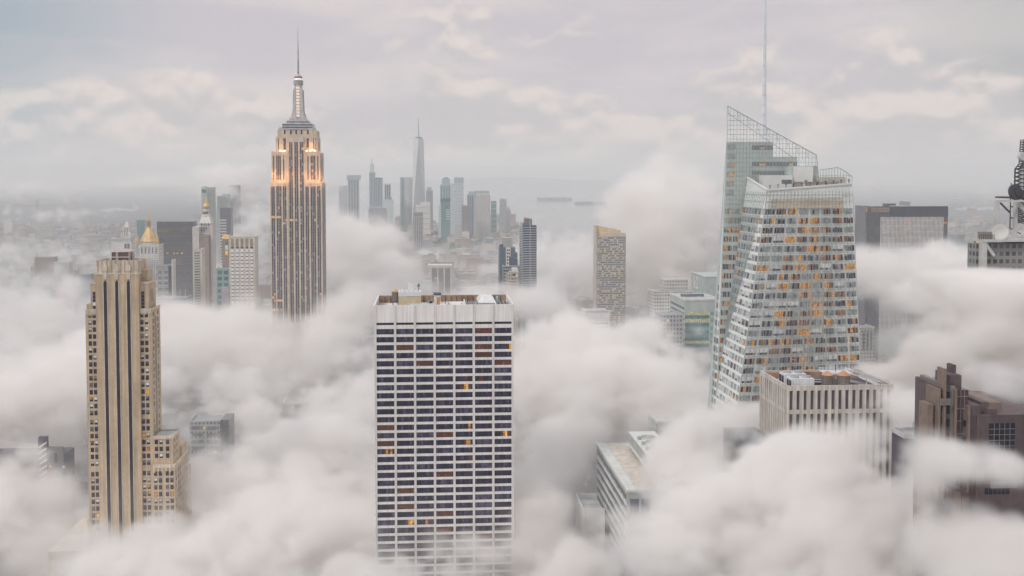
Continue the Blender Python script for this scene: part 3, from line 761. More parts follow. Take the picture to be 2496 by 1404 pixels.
    for pa, pb, ya, yb, mt in ((1834,1886,354,365,G_DARK3),(1834,1945,394,405,G_DARK3),(1834,1925,416,426,G_GREY)):
        a, b = L(pa,(ya+yb)/2,dR), L(pb,(ya+yb)/2,dR); z0, z1 = zat(yb,dR), zat(ya,dR)
        lv = MB().quad((a.x,yl,z0),(b.x,yl,z0),(b.x,yl,z1),(a.x,yl,z1)).build('louver_band', mt, root)
        for j in range(4):
            if mt is G_DARK3 and rng.random() < .5:
                q0 = a.x+(b.x-a.x)*rng.random()*.9; MB().quad((q0,yl-.05,z0+.3),(q0+2.2,yl-.05,z0+.3),(q0+2.2,yl-.05,z0+1.5),(q0,yl-.05,z0+1.5)).build('lit_room', OFFICE[LT], lv)
    for i in range(40):
        z = zat(358+i*22.5, dR)
        if z < 40: break
        a, b = eRL(z).x+.6, eRL(z).x+5.8
        if i > 6: b = L(1812,500,dR).x
        n = 3 if i <= 6 else 6
        tb = ((GR,5),(LT,1.2)) if i <= 6 else ((GR,3),(D2,3),(LT,2),(RD,1))
        if i == 6: continue
        for g_ in range(1 if i <= 6 else 2):
            ga = a + (b-a)*g_/(1 if i <= 6 else 2); gb = ga + (b-a)/(1 if i <= 6 else 2) - .5
            q = []; idx = []
            for j in range(n):
                q0 = ga+(gb-ga)*j/n+.08; q1 = ga+(gb-ga)*(j+1)/n-.08
                q.append(((q0,yl,z-1.5),(q1,yl,z-1.5),(q1,yl,z+1.5),(q0,yl,z+1.5))); idx.append(pick(rng, tb))
            B.window(q, idx, 900+z)
    # clear glass screen with its lattice
    sg = bpy.data.materials.new('screen_glass'); sg.use_nodes = True; t = NT(sg)
    b_ = t.n['Principled BSDF']; b_.inputs['Base Color'].default_value = (.75,.82,.80,1); b_.inputs['Roughness'].default_value = .05
    b_.inputs['Alpha'].default_value = .22
    ztop = lambda x: RT.z + (RR.z-RT.z)*(x-RT.x)/(RR.x-RT.x)
    MB().poly([eRL(zat(560,dR)), Vector((L(1820,560,dR).x, eRL(100).y, zat(560,dR))), Vector((L(1825,440,dR).x, RT.y, zat(440,dR))), RB, RR, RT]).build('glass_screen', sg, root)
    lat = MB(); yf = RT.y - .12
    x = RT.x
    while x < RB.x:
        zt = ztop(x) if x < RR.x else RR.z - (x-RR.x)/(RB.x-RR.x)*(RR.z-RB.z)
        zb = zat(560, dR) if x < L(1818,500,dR).x else zat(452, dR)
        zz = zt
        lat.bar((x, yf, zb), (x, yf, zt), .17); x += 1.83
    z = zat(282, dR)
    while z > zat(560, dR):
        xa = eRL(z).x; xb = RT.x + (RR.x-RT.x)*(z-RT.z)/(RR.z-RT.z) if z > RR.z else (RR.x + (RB.x-RR.x)*(RR.z-z)/(RR.z-RB.z) if z > RB.z else L(1815,500,dR).x)
        lat.bar((xa, yf, z), (xb, yf, z), .17); z -= 2.6
    lat.bar(RT, RR, .42).bar(RR, RB, .35).bar(RT+Vector((2,9,-3.5)), RR+Vector((-8,9,-3.0)), .3)
    for i in range(9):
        f = i/9; lat.bar(RT+(RR-RT)*f, RT+(RR-RT)*f+Vector((3,9,-4.5)), .2)
    lat.build('screen_lattice', MULL, root)
    # right rear screen
    S0, S1, S2, S3 = L(1999,414,640), L(2042,408,640), L(2062,418,640), L(2077,432,640)
    zb = zat(452, 640)
    MB().poly([Vector((S0.x,S0.y,zb)), Vector((S3.x,S3.y,zb)), S3, S2, S1, S0]).build('glass_screen', sg, root)
    la = MB()
    for i in range(12):
        x = S0.x+(S3.x-S0.x)*i/11; zt = S0.z+(S1.z-S0.z)*(x-S0.x)/(S1.x-S0.x) if x < S1.x else (S1.z+(S2.z-S1.z)*(x-S1.x)/(S2.x-S1.x) if x < S2.x else S2.z+(S3.z-S2.z)*(x-S2.x)/(S3.x-S2.x))
        la.bar((x,S0.y-.1,zb),(x,S0.y-.1,zt),.2)
    for q in (.3,.65): la.bar((S0.x,S0.y-.1,zb+(S0.z-zb)*q),(S3.x,S0.y-.1,zb+(S0.z-zb)*q),.2)
    la.bar(S0,S1,.35).bar(S1,S2,.35).bar(S2,S3,.35).build('screen_lattice', MULL, root)
    MB().box(S0.x+1, S3.x-3, S0.y+3, S0.y+12, 150, zat(431,640)).build('rear_wall', TANG, root)
    # plant rooms on the roof of the front volume
    def pbox(pa, pb, ya, yb, d0, d1, name, mt, doors=()):
        a, b = L(pa,yb,d0), L(pb,ya,d0)
        o = MB().box(a.x, b.x, a.y, a.y+d1, cut-.5, b.z).build(name, mt, root)
        for (c0, c1, e0, e1) in doors:
            p, q = L(c0,e1,d0), L(c1,e0,d0); MB().quad((p.x,a.y-.06,p.z),(q.x,a.y-.06,p.z),(q.x,a.y-.06,q.z),(p.x,a.y-.06,q.z)).build('door', G_GREY, o)
        return o
    pbox(1860,1932,427,452,586,10,'plant_room',WHITEP,((1905,1930,438,448),))
    p2 = pbox(1934,1982,405.5,452,590,12,'plant_room',WHITEP,((1961,1968,439,449),))
    a = L(1926,407,590); MB().box(a.x, L(1934,407,590).x, a.y+1, a.y+12, cut, a.z).build('plant_wing', CORE, p2)
    c = L(1955,405,596); MB().bar((c.x,c.y,c.z),(c.x,c.y,c.z+2.6),.6).bar((c.x-.8,c.y,c.z+2.6),(c.x+1.0,c.y,c.z+3.0),.9).build('camera_mast', WHITEP, p2)
    for pa, pb in ((1942,1958),(1969,1990),(1993,2012),(2016,2044)):
        a, b = L(pa,449,580), L(pb,446,580); MB().box(a.x, b.x, a.y, a.y+5, cut, a.z+.8).box(a.x-.2, b.x+.2, a.y-.2, a.y+5.2, a.z+.8, a.z+1.3).build('roof_unit', plain('unit_brown',(.34,.30,.27)) if 'unit_brown' not in MATS else MATS['unit_brown'], root)
    # spire
    base = L(1862,303,622); k = 622/FPX
    SP_ = plain('spire_white', (.74,.75,.80), rough=.4, var=.05)
    sp = MB(); bx, by = base.x, base.y
    z0 = zat(330,622); z1 = CAM_Z + 462*k
    steps = 15
    r = lambda f: 2.9*k*(1-f) + 0.0 + 1.5*k*f + 2.2*k*(1-f)
    core_ = MB().lathe([(r(0)*.93, z0), (r(1)*.93, z1)], bx, by, 10).build('spire', SP_, root)
    ring = MB()
    for i in range(steps+1):
        f = i/steps; z = z0+(z1-z0)*f
        MB().lathe([(r(f)*1.12, z), (r(f)*1.12, z+1.0)], bx, by, 10).build('spire_ring', plain('spire_ring',(.62,.63,.67)) if 'spire_ring' not in MATS else MATS['spire_ring'], core_)
        if i < steps:
            f2 = (i+1)/steps; zn = z0+(z1-z0)*f2
            for q in range(6):
                a0 = q*math.pi/3; a1 = a0+math.pi/3
                ring.bar((bx+math.cos(a0)*r(f), by+math.sin(a0)*r(f), z), (bx+math.cos(a0)*r(f2), by+math.sin(a0)*r(f2), zn), .25)
                ring.bar((bx+math.cos(a0)*r(f), by+math.sin(a0)*r(f), z), (bx+math.cos(a1)*r(f2), by+math.sin(a1)*r(f2), zn), .16)
    ring.build('spire_lattice', SP_, core_)
    B.finish(mats=[OFFICE[D1], glass('tower_misted_navy', (.075,.075,.115)), glass('tower_misted_slate', (.15,.155,.185)), glass('tower_misted_room', (.20,.125,.10), lit=(.8,.32,.12), strength=.12, spots=.2), OFFICE[4], OFFICE[SP], OFFICE[YL], OFFICE[7], glass('tower_misted_grey', (.29,.31,.315), rough=.2), OFFICE[WH]])  # navy, slate, grey and dim panes lightened; mist veil put into their colour
glass_tower()
# ------------------------------------------------------------------ ribbed concrete block with plant on its roof
def ribbed():
    rng = random.Random(23)
    CONC = plain('ribbed_concrete', (.56,.51,.46), var=.12, streak=.3, scale=.12)
    B = Bld('ribbed_office_block', 'pale ribbed office block with tall dark slots, two wooden tanks on its roof', 'office tower', 1919, 474, 950)
    X, Z = B.x, B.z
    xr = X(2178,946); zt = Z(941); dep = 39.5
    zb1, zs1, zb2 = Z(953), Z(1000), Z(1010)
    core = MB().box(.9, xr-.9, .9, dep-.9, 0, zt-5); B.part('wall', core, plain('slot_backing', (.10,.085,.10)))
    B.part('cornice', MB().box(0, xr, 0, .89, zb1, zt).box(0, .89, .89, dep, zb1, zt).box(xr-.89, xr, .89, dep, zb1, zt).box(.89, xr-.89, dep-.89, dep, zb1, zt), CONC)
    B.part('belt_course', MB().box(-.0, xr, .06, .89, zb2, zs1).box(.06, .89, .89, dep, zb2, zs1), CONC)
    B.part('belt_course', MB().box(-.0, xr, .06, .89, zb2-58, zb2-52).box(.06, .89, .89, dep, zb2-58, zb2-52), CONC)
    sx = [X(p,980) for p in [1724.2+1720-1720]] if 0 else None
    c0 = X(1928.5,980); pitch = (X(2166,980)-c0)/14
    edges = [0] + [c0 + pitch*(i+.5) for i in range(14)] + [xr]
    hw = .80
    for i in range(16):
        a = 0 if i == 0 else c0 + pitch*(i-1) + hw
        b = xr if i == 15 else c0 + pitch*i - hw
        B.part('rib', MB().box(a, b, -.12, .88, 0, zs1+.01).box(a, b, -.12, .88, zs1+.01, zb1-.01), CONC)
    for i in range(15):
        q = c0 + pitch*i
        k = rng.choice((D1, D2))
        B.part('window_slot', MB().quad(*front_quad(q-hw+.02, q+hw-.02, zs1, zb1, .8)), G_SLOT)
        s = B.part('window_slot', MB().quad(*front_quad(q-hw+.02, q+hw-.02, 0, zb2, .8)), G_SLOT2)
    n = 12; pd = (dep-1.6)/n
    for i in range(n+1):
        a = .8+pd*i - .75; b = a+1.5
        B.part('rib', MB().box(-.12, .88, max(.89,a), min(dep,b), 0, zb1-.01), CONC)
    for i in range(n):
        a = .8+pd*i+.76; b = .8+pd*(i+1)-.76
        B.part('window_slot', MB().quad(*left_quad(.8, a, b, zs1, zb1)), G_SLOT); B.part('window_slot', MB().quad(*left_quad(.8, a, b, 0, zb2)), G_SLOT2)
    B.part('roof', MB().box(.9, xr-.9, .9, dep-.9, zt-5, zt-3.6), plain('roof_tar', (.06,.055,.065), var=.5, scale=.3))
    B.part('roof_curb', MB().box(1.6, xr-1.6, dep-4.5, dep-2.5, zt-3.6, zt-.3).box(1.2, 2.2, 3, dep-5, zt-3.6, zt-.8), plain('roof_rust', (.33,.21,.15), var=.4))
    B.part('podium', MB().box(-16, -.2, -3, dep+6, 0, Z(1085,-8,10)).box(-15.4, -14.8, -2, dep, Z(1085,-8,10), Z(1085,-8,10)+.9), plain('podium_slate', (.16,.165,.18), var=.2))
    MATS['ribbed'] = B
    zr = zt-3.6
    def item(name, label, cat, x, y, group=None, rz=0):
        return thing(name, label, cat, (B.o.location.x + x*B.c - y*B.s, B.o.location.y + x*B.s + y*B.c, zr), B.rz+rz, group)
    WH_ = plain('unit_grey_white', (.66,.67,.68), rough=.45, var=.1); DK = MATS['unit_dark']
    def cooler(label, x, y, w, d, h):
        o = item('cooling_unit', label, 'cooling unit', x, y, 'cooling units on the ribbed block')
        MB().box(-w/2, w/2, -d/2, d/2, .4, h).build('casing', WH_, o)
        for sx_ in (-1, 1): MB().box(sx_*w*.4-.3, sx_*w*.4+.3, -d*.4, d*.4, 0, .4).build('foot', DK, o)
        for j in range(2):
            MB().quad((-w/2-.05, -d/2+d*(j+.05)/2, .9), (-w/2-.05, -d/2+d*(j+.92)/2, .9), (-w/2-.05, -d/2+d*(j+.92)/2, h-.8), (-w/2-.05, -d/2+d*(j+.05)/2, h-.8)).build('intake', DK, o)
        for fx in (-.25, .25):
            f = MB().lathe([(w*.17, h), (w*.19, h+.8)], fx*w, 0, 16).build('fan', plain('fan_grey',(.45,.46,.47)) if 'fan_grey' not in MATS else MATS['fan_grey'], o)
            MB().lathe([(w*.16, h+.81), (w*.16, h+.83)], fx*w, 0, 16).build('fan_grille', MATS['unit_grey'], f)
        for j in range(7): MB().box(-w/2+w*(j+.5)/7-.05, -w/2+w*(j+.5)/7+.05, -d/2-.05, -d/2, .5, h-.1).build('seam', MATS['fan_grey'], o)
        return o
    cooler('white cooling unit at the front of the ribbed block roof', X(1943,935,6)+1.5, 6.0, 10.5, 6.5, 6.2)
    cooler('white cooling unit behind the front one on the ribbed block roof', X(1925,915,18)+1, 17.0, 10.5, 7, 6.4)
    o = item('white_duct', 'bent white duct on the front cooling unit of the ribbed block', 'duct', X(1952,935,3)+3, 2.2); MB().lathe([(.7,.0),(.7,1.6),(.4,2.0)], 0, 0, 10).bar((0,0,1.5),(3,0,1.9),.9).build('duct', WH_, o)
    water_tank(item('water_tank', 'left round wooden water tank under an orange cone roof on the ribbed block', 'water tank', X(2016,935,5), 5, 'wooden tanks on the ribbed block'), 2.5, 4.6)
    water_tank(item('water_tank', 'right and wider wooden water tank under an orange cone roof on the ribbed block', 'water tank', X(2056,935,5), 5, 'wooden tanks on the ribbed block'), 2.9, 4.4)
    st = plain('frame_white', (.66,.66,.68), rough=.5)
    o = item('steel_platform', 'white steel platform on posts above the wooden tanks', 'platform', X(2034,915,10), 10)
    for px in (-3, 6):
        for y in (-2, 5): MB().bar((px,y,0),(px,y,7.2),.5).build('post', st, o)
    MB().box(-5,7.5,-3,6,7.2,7.6).build('deck', st, o)
    rl = MB()
    for y in (-3, 6):
        rl.bar((-5,y,8.9),(7.5,y,8.9),.16).bar((-5,y,8.2),(7.5,y,8.2),.14)
        for i in range(8): rl.bar((-5+i*1.785,y,7.6),(-5+i*1.785,y,8.9),.14)
    for x in (-5, 7.5): rl.bar((x,-3,8.9),(x,6,8.9),.16)
    rl.build('railing', st, o)
    MB().bar((1.2,2,7.6),(1.2,2,11),.3).build('mast', DK, o)
    o = item('truss_gantry', 'long white truss gantry slanting down across the ribbed block roof', 'gantry', X(2062,915,14), 14)
    for s_ in (0, 2.0):
        g = MB(); a = Vector((0,s_,6.5)); b = Vector((19,s_-3.5,1.6))
        g.bar(a, b, .32).bar(a+Vector((0,0,1.9)), b+Vector((0,0,1.9)), .32)
        for i in range(12):
            p = a+(b-a)*i/12; q = a+(b-a)*(i+1)/12
            g.bar(p, p+Vector((0,0,1.9)), .18).bar(p, q+Vector((0,0,1.9)), .16)
        g.build('truss', st, o)
    for f in (.1,.5,.95):
        p = Vector((19*f, 1-3.5*f, 6.5-4.9*f)); MB().bar((p.x,p.y,0),(p.x,p.y,p.z),.35).build('post', st, o)
    for px, y, w, lab in ((1985,20,5,'low dark duct behind the wooden tanks'),(2000,26,4,'dark roof hatch at the back of the ribbed block')):
        o = item('roof_duct', lab, 'duct', X(px,915,y), y); MB().box(-w,w,-1.5,1.5,0,1.8).build('duct', DK, o); MB().box(-w,w,-1.7,-1.5,1.5,1.9).build('trim', st, o)
    o = item('pipe_rack', 'white pipes lying along the left roof edge of the ribbed block', 'pipes', 4.2, 19)
    for i in range(3): MB().bar((i*1.1,-13,.8),(i*1.1,13,.8),.35).build('pipe', st, o)
    o = item('pipe_rack', 'grey pipes running towards the right corner of the ribbed block roof', 'pipes', xr-8, 19)
    for i in range(3): MB().bar((-6+i*1.6,13,.7),(3+i*1.3,-13,.7),.4).build('pipe', plain('pipe_grey',(.36,.36,.37)) if 'pipe_grey' not in MATS else MATS['pipe_grey'], o)
def slot_mat(name, lo):
    m, t, b = new_mat(name)
    u, w_, z = facade_uv(t)
    fl = t.math('FRACT', t.math('DIVIDE', z, 3.9))
    sp = t.math('LESS_THAN', fl, .30)
    pos = t.n.new('ShaderNodeNewGeometry').outputs['Position']
    f = t.noise(pos, .5, 3, .6)
    c = t.mix(f, (.035,.03,.055), (.10,.09,.12))
    if lo: c = t.mix(t.math('MULTIPLY', sp, .7), c, (.09,.08,.085))
    t.l.new(c, b.inputs['Base Color']); b.inputs['Roughness'].default_value = .25
    if lo:
        r = t.wn(t.comb(t.math('FLOOR', t.math('DIVIDE', t.math('ADD', u, w_), 6.2)), t.math('FLOOR', t.math('DIVIDE', z, 3.9)), 2.0))
        b.inputs['Emission Color'].default_value = (1,.33,.05,1)
        t.l.new(t.math('MULTIPLY', t.math('MULTIPLY', t.math('LESS_THAN', r, .022), t.math('SUBTRACT', 1.0, sp)), t.math('MULTIPLY', f, .8)), b.inputs['Emission Strength'])
    return m
G_SLOT, G_SLOT2 = slot_mat('slot_glass', 0), slot_mat('slot_glass_low', 1)
ribbed()

# ------------------------------------------------------------------ low block seen from above, with the fan deck
def fan_block():
    rng = random.Random(31)
    GREEN = plain('grey_green_metal', (.36,.385,.37), rough=.5, var=.1)
    PALE2 = plain('deck_pale', (.62,.62,.60), rough=.6, var=.1)
    B = Bld('fan_roof_block', 'grey block seen from above with a beige gravel roof and slanting window bands', 'office building', 1529, 560, 1195)
    X, Z = B.x, B.z
    xr = 46.0; dep = 104.0; zt = Z(1195)
    B.part('wall', MB().box(0, xr, 0, dep, 0, zt-1.2), GREEN)
    B.part('parapet', MB().box(-.3, xr, -.3, .5, zt-1.2, zt).box(-.3, .5, .5, dep, zt-1.2, zt).box(.5, xr, dep-.8, dep, zt-1.2, zt), PALE2)
    B.part('roof', MB().box(.5, xr, .5, dep-.8, zt-1.2, zt-.5), plain('gravel_roof', (.58,.505,.44), var=.18, scale=.25))
    B.part('roof_walk', MB().box(.5, 5.2, .6, dep-.8, zt-.5, zt-.3), PALE2)
    for i in range(26): B.part('walk_joint', MB().box(.8, 4.9, 2+i*3.9, 2.3+i*3.9, zt-.29, zt-.25), GREEN) if i % 1 == 0 else None
    fh = 5.6; z = zt-5.2
    while z > 6:
        # side bands: glass ribbon with white blinds
        n = 17
        for i in range(n):
            a = 2+ (dep-6)*i/n + .5; b = 2 + (dep-6)*(i+1)/n - .5
            q, idx = [], []
            for j in range(4):
                y0 = a+(b-a)*j/4+.12; y1 = a+(b-a)*(j+1)/4-.12
                q.append(left_quad(0, y0, y1, z-2.0, z+1.9)); idx.append(pick(rng, ((D1,4),(D2,4),(D3,2),(GR,2))))
                if rng.random() < .75: q.append(left_quad(0, y0, y1, z-2.0, z-.6, .1)); idx.append(rng.choice((WH, BL)))
            B.window(q, idx, z*3-i)
        B.part('side_spandrel', MB().box(-.35, -.02, 1.5, dep-3, z-3.6, z-2.1), PALE2)
        z -= fh
    z = zt-8.5
    while z > 8:
        for i in range(5):
            a = 1.4+i*6.2
            q = [front_quad(a, a+4.9, z-3.5, z+3.8, -.05), front_quad(a, a+4.9, z-4.6, z-3.7, -.05)]
            B.window(q, [rng.choice((D2, D1, D3)), GR], 900+z)
        z -= 13.0
    B.finish()
    o = thing('fan_deck', 'pale raised deck with four big round fans on posts above the gravel roof', 'cooling deck', (0,0,0), B.rz)
    x0 = X(1580,1105,32); y0 = 26.0; L_ = 62.0; W_ = 15.0; z0 = zt + 2.6; z1 = zt + 9.4
    o.location = (B.o.location.x + x0*B.c - y0*B.s, B.o.location.y + x0*B.s + y0*B.c, zt-.5)
    h0, h1 = z0-zt+.5, z1-zt+.5
    MB().box(0, W_, 0, L_, h0, h1).build('casing', GREEN, o)
    MB().box(-.5, W_+.5, -.5, L_+.5, h1, h1+.7).build('deck_top', PALE2, o)
    MB().box(-1.2, -.02, 0, L_, h0-.3, h0+.5).build('catwalk', PALE2, o)
    for i in range(6):
        for x in (.6, W_-.6): MB().box(x-.6, x+.6, 1+i*12-.6, 1+i*12+.6, 0, h0).build('post', GREEN, o)
    FG = plain('fan_shroud', (.52,.53,.50), rough=.5)
    for i in range(4):
        cy = 7+i*12.5
        f = MB().lathe([(5.0,h1+.71),(4.8,h1+1.8),(4.4,h1+1.8),(4.3,h1+.9)], 8.2, cy, 24).build('fan', FG, o)
        bl = MB()
        for k in range(8):
            a = k*math.pi/4; bl.bar((8.2,cy,h1+1.2),(8.2+4.0*math.cos(a),cy+4.0*math.sin(a),h1+1.3),.9,.12)
        bl.build('fan_blade', GREEN, f); MB().lathe([(.8,h1+.9),(.8,h1+1.9)], 8.2, cy, 10).build('hub', FG, f)
        MB().lathe([(1.1,h1+.71),(1.1,h1+2.3),(.5,h1+2.8)], 2.0, cy-2, 10).build('motor', GREEN, f)
    # white block at its foot
    B2 = Bld('white_low_block', 'plain white low block at the foot of the grey fan roof block', 'building', 1421, 608, 1240)
    xr2 = B2.x(1449,1240); zt2 = B2.z(1240)
    WL = plain('white_wall', (.68,.67,.65), var=.08, streak=.1)
    B2.part('wall', MB().box(0, xr2+6, 0, 30, 0, zt2-4), WL)
    B2.part('parapet', MB().box(0, xr2+6, 0, .5, zt2-4, zt2).box(0, .5, .5, 30, zt2-4, zt2).box(.5, xr2+6, 29.5, 30, zt2-4, zt2), WL)
    B2.part('roof', MB().box(.5, xr2+6, .5, 29.5, zt2-4, zt2-3), ROOF_G)
    # dark-sided neighbour behind, half lost in the mist
    B3 = Bld('slate_block', 'dim grey-green block behind the fan deck, almost lost in the mist', 'building', 1600, 740, 1010)
    B3.part('wall', MB().box(0, 26, 0, 30, 0, B3.z(1030)), windowed('slate_wall', (.30,.33,.32), (.10,.11,.12), 3.2, 4.0, .6, .5, lit=0))
    B3.part('roof', MB().box(-.3, 26.3, -.3, 30.3, B3.z(1030), B3.z(1030)+1.0), PALE2)
fan_block()
# ------------------------------------------------------------------ brown stepped tower at the right edge
def brown_tower():
    rng = random.Random(41)
    BR = plain('brown_granite', (.105,.070,.075), var=.18, streak=.2, scale=.4)
    TN = plain('tan_pier', (.21,.15,.12), var=.15, streak=.15, scale=.4)
    GP = plain('grey_spandrel', (.22,.205,.19), var=.15, scale=.5)
    RW = glass('red_window_wall', (.085,.05,.055), rough=.15, var=.3)
    B = Bld('brown_stepped_tower', 'dark brown stepped granite tower with tan piers, half hidden by cloud at the right edge', 'skyscraper', 2400, 330, 1050)
    X, Z = B.x, B.z
    P = lambda zx: 2180 + zx/3.05
    Q = lambda zy: 880 + zy/3.05
    def blk(a, b, top, y0, y1, mat, name='block', bot=None):
        return B.part(name, MB().box(X(P(a),1050,y0), X(P(b),1050,y0), y0, y1, 0 if bot is None else Z(Q(bot)), Z(Q(top))), mat)
    blk(245, 285, 330, 3.0, 9, TN, 'pier'); blk(285, 322, 345, 3.6, 12, RW, 'window_wall'); blk(262,275, 300, 9, 14, BR, 'pier')
    blk(322, 340, 210, 1.6, 10, TN, 'pier'); blk(340, 364, 205, 2.4, 12, BR, 'shaft'); blk(364, 380, 60, 1.2, 6, TN, 'pier')
    blk(380, 410, 215, 2.6, 24, BR, 'shaft'); blk(410, 446, 200, 3.2, 24, GP, 'pier'); blk(446, 462, 215, 1.8, 24, TN, 'pier')
    blk(402, 492, 122, 4.5, 14, BR, 'crown_block'); blk(425, 450, 60, 8, 12, BR, 'crown_block')
    blk(462, 546, 232, 4.0, 26, RW, 'window_wall'); blk(546, 562, 345, 2.0, 26, TN, 'pier')
    for zy in (280, 372, 465, 560): blk(463, 545, zy-3, 3.8, 3.95, GP, 'mullion', zy+2)
    for zx in (490, 518): blk(zx-1.5, zx+1.5, 234, 3.8, 3.96, GP, 'mullion')
    for zy in (282, 292, 302, 312, 322): blk(338, 414, zy, .8, 1.15, GP, 'louver', zy+6)
    for (a, b, rows) in ((343, 362, ((215,275),(322,384),(424,482),(524,560),(600,640),(700,760),(830,900),(940,1000))), (383, 408, ((235,280),(330,400),(438,495),(545,600),(650,720),(800,860),(950,1040)))):
        for (r0, r1) in rows: B.window([front_quad(X(P(a),1050,2.4), X(P(b),1050,2.4), Z(Q(r1)), Z(Q(r0)), 2.3)], [D1], 500-r0)
    # right shoulder
    blk(562, 640, 345, 3.2, 34, BR, 'shoulder'); blk(640, 692, 330, 5, 36, BR, 'shoulder'); blk(692, 760, 372, 3, 34, BR, 'shoulder'); blk(700, 790, 350, 8, 30, TN, 'shoulder')
    blk(615, 1100, 416, 2.4, 40, BR, 'shoulder')
    w0, w1, t0, t1 = X(P(702),1050,2.4), X(P(896),1050,2.4), Z(Q(690)), Z(Q(478))
    fr = B.part('grid_window', MB().quad(*front_quad(w0, w1, t0, t1, 2.36)), OFFICE[D1])
    for i in range(1, 5): B.part('grid_bar', MB().box(w0+(w1-w0)*i/5-.08, w0+(w1-w0)*i/5+.08, 2.18, 2.28, t0, t1), GP, fr)
    for i in range(1, 5): B.part('grid_bar', MB().box(w0, w1, 2.16, 2.28, t0+(t1-t0)*i/5-.08, t0+(t1-t0)*i/5+.08), GP, fr)
    B.window([front_quad(X(P(562)), X(P(600)), Z(Q(500)), Z(Q(455)), 3.12)], [D1], 300); B.window([front_quad(X(P(566)), X(P(600)), Z(Q(620)), Z(Q(580)), 3.12)], [D1], 300)
    blk(730, 925, 915, 1.6, 2.35, GP, 'spandrel', 960)
    for i in range(6): B.window([front_quad(X(P(732+i*32)), X(P(760+i*32)), Z(Q(912)), Z(Q(852)), 2.30)], [D1], 250)
    for i in range(6): B.window([front_quad(X(P(732+i*32)), X(P(760+i*32)), Z(Q(1010)), Z(Q(962)), 2.30)], [D1], 240)
    for (a, b, top) in ((456, 506, 920), (513, 564, 955)):
        blk(a, b, top, -3.5, 2, TN, 'buttress'); blk(a-1, b+1, top-6, -3.9, 2, BR, 'cap', top+18)
    blk(300, 620, 1040, -1.5, 3.5, BR, 'lower_block')
    B.finish()
    # flat dark roof to its left
    B = Bld('dark_flat_block', 'dark block with a flat white-edged roof left of the brown tower', 'building', 2205, 400, 1055)
    X, Z = B.x, B.z
    xr = X(2290,1055); zt = Z(1058)
    B.part('wall', MB().box(0, xr, 0, 11, 0, zt-1.3), windowed('dark_wall', (.055,.045,.07), (.03,.025,.05), 3.0, 3.8, .6, .5, lit=0))
    B.part('parapet', MB().box(-.4, xr+.4, -.4, 0, zt-1.6, zt).box(-.4, 0, 0, 11, zt-1.6, zt).box(0, xr+.4, 10.6, 11, zt-1.6, zt), ROOF_G)
    B.part('roof', MB().box(0, xr, 0, 10.6, zt-1.3, zt-.7), plain('roof_mid', (.25,.24,.24), var=.3))
    B.part('roof_rail', MB().bar((xr*.55,9,zt+2.2),(xr,2,zt+1.2),.3).bar((xr*.55,9,zt),(xr*.55,9,zt+2.2),.25).bar((xr*.8,5.5,zt),(xr*.8,5.5,zt+1.7),.25), ROOF_G)
brown_tower()

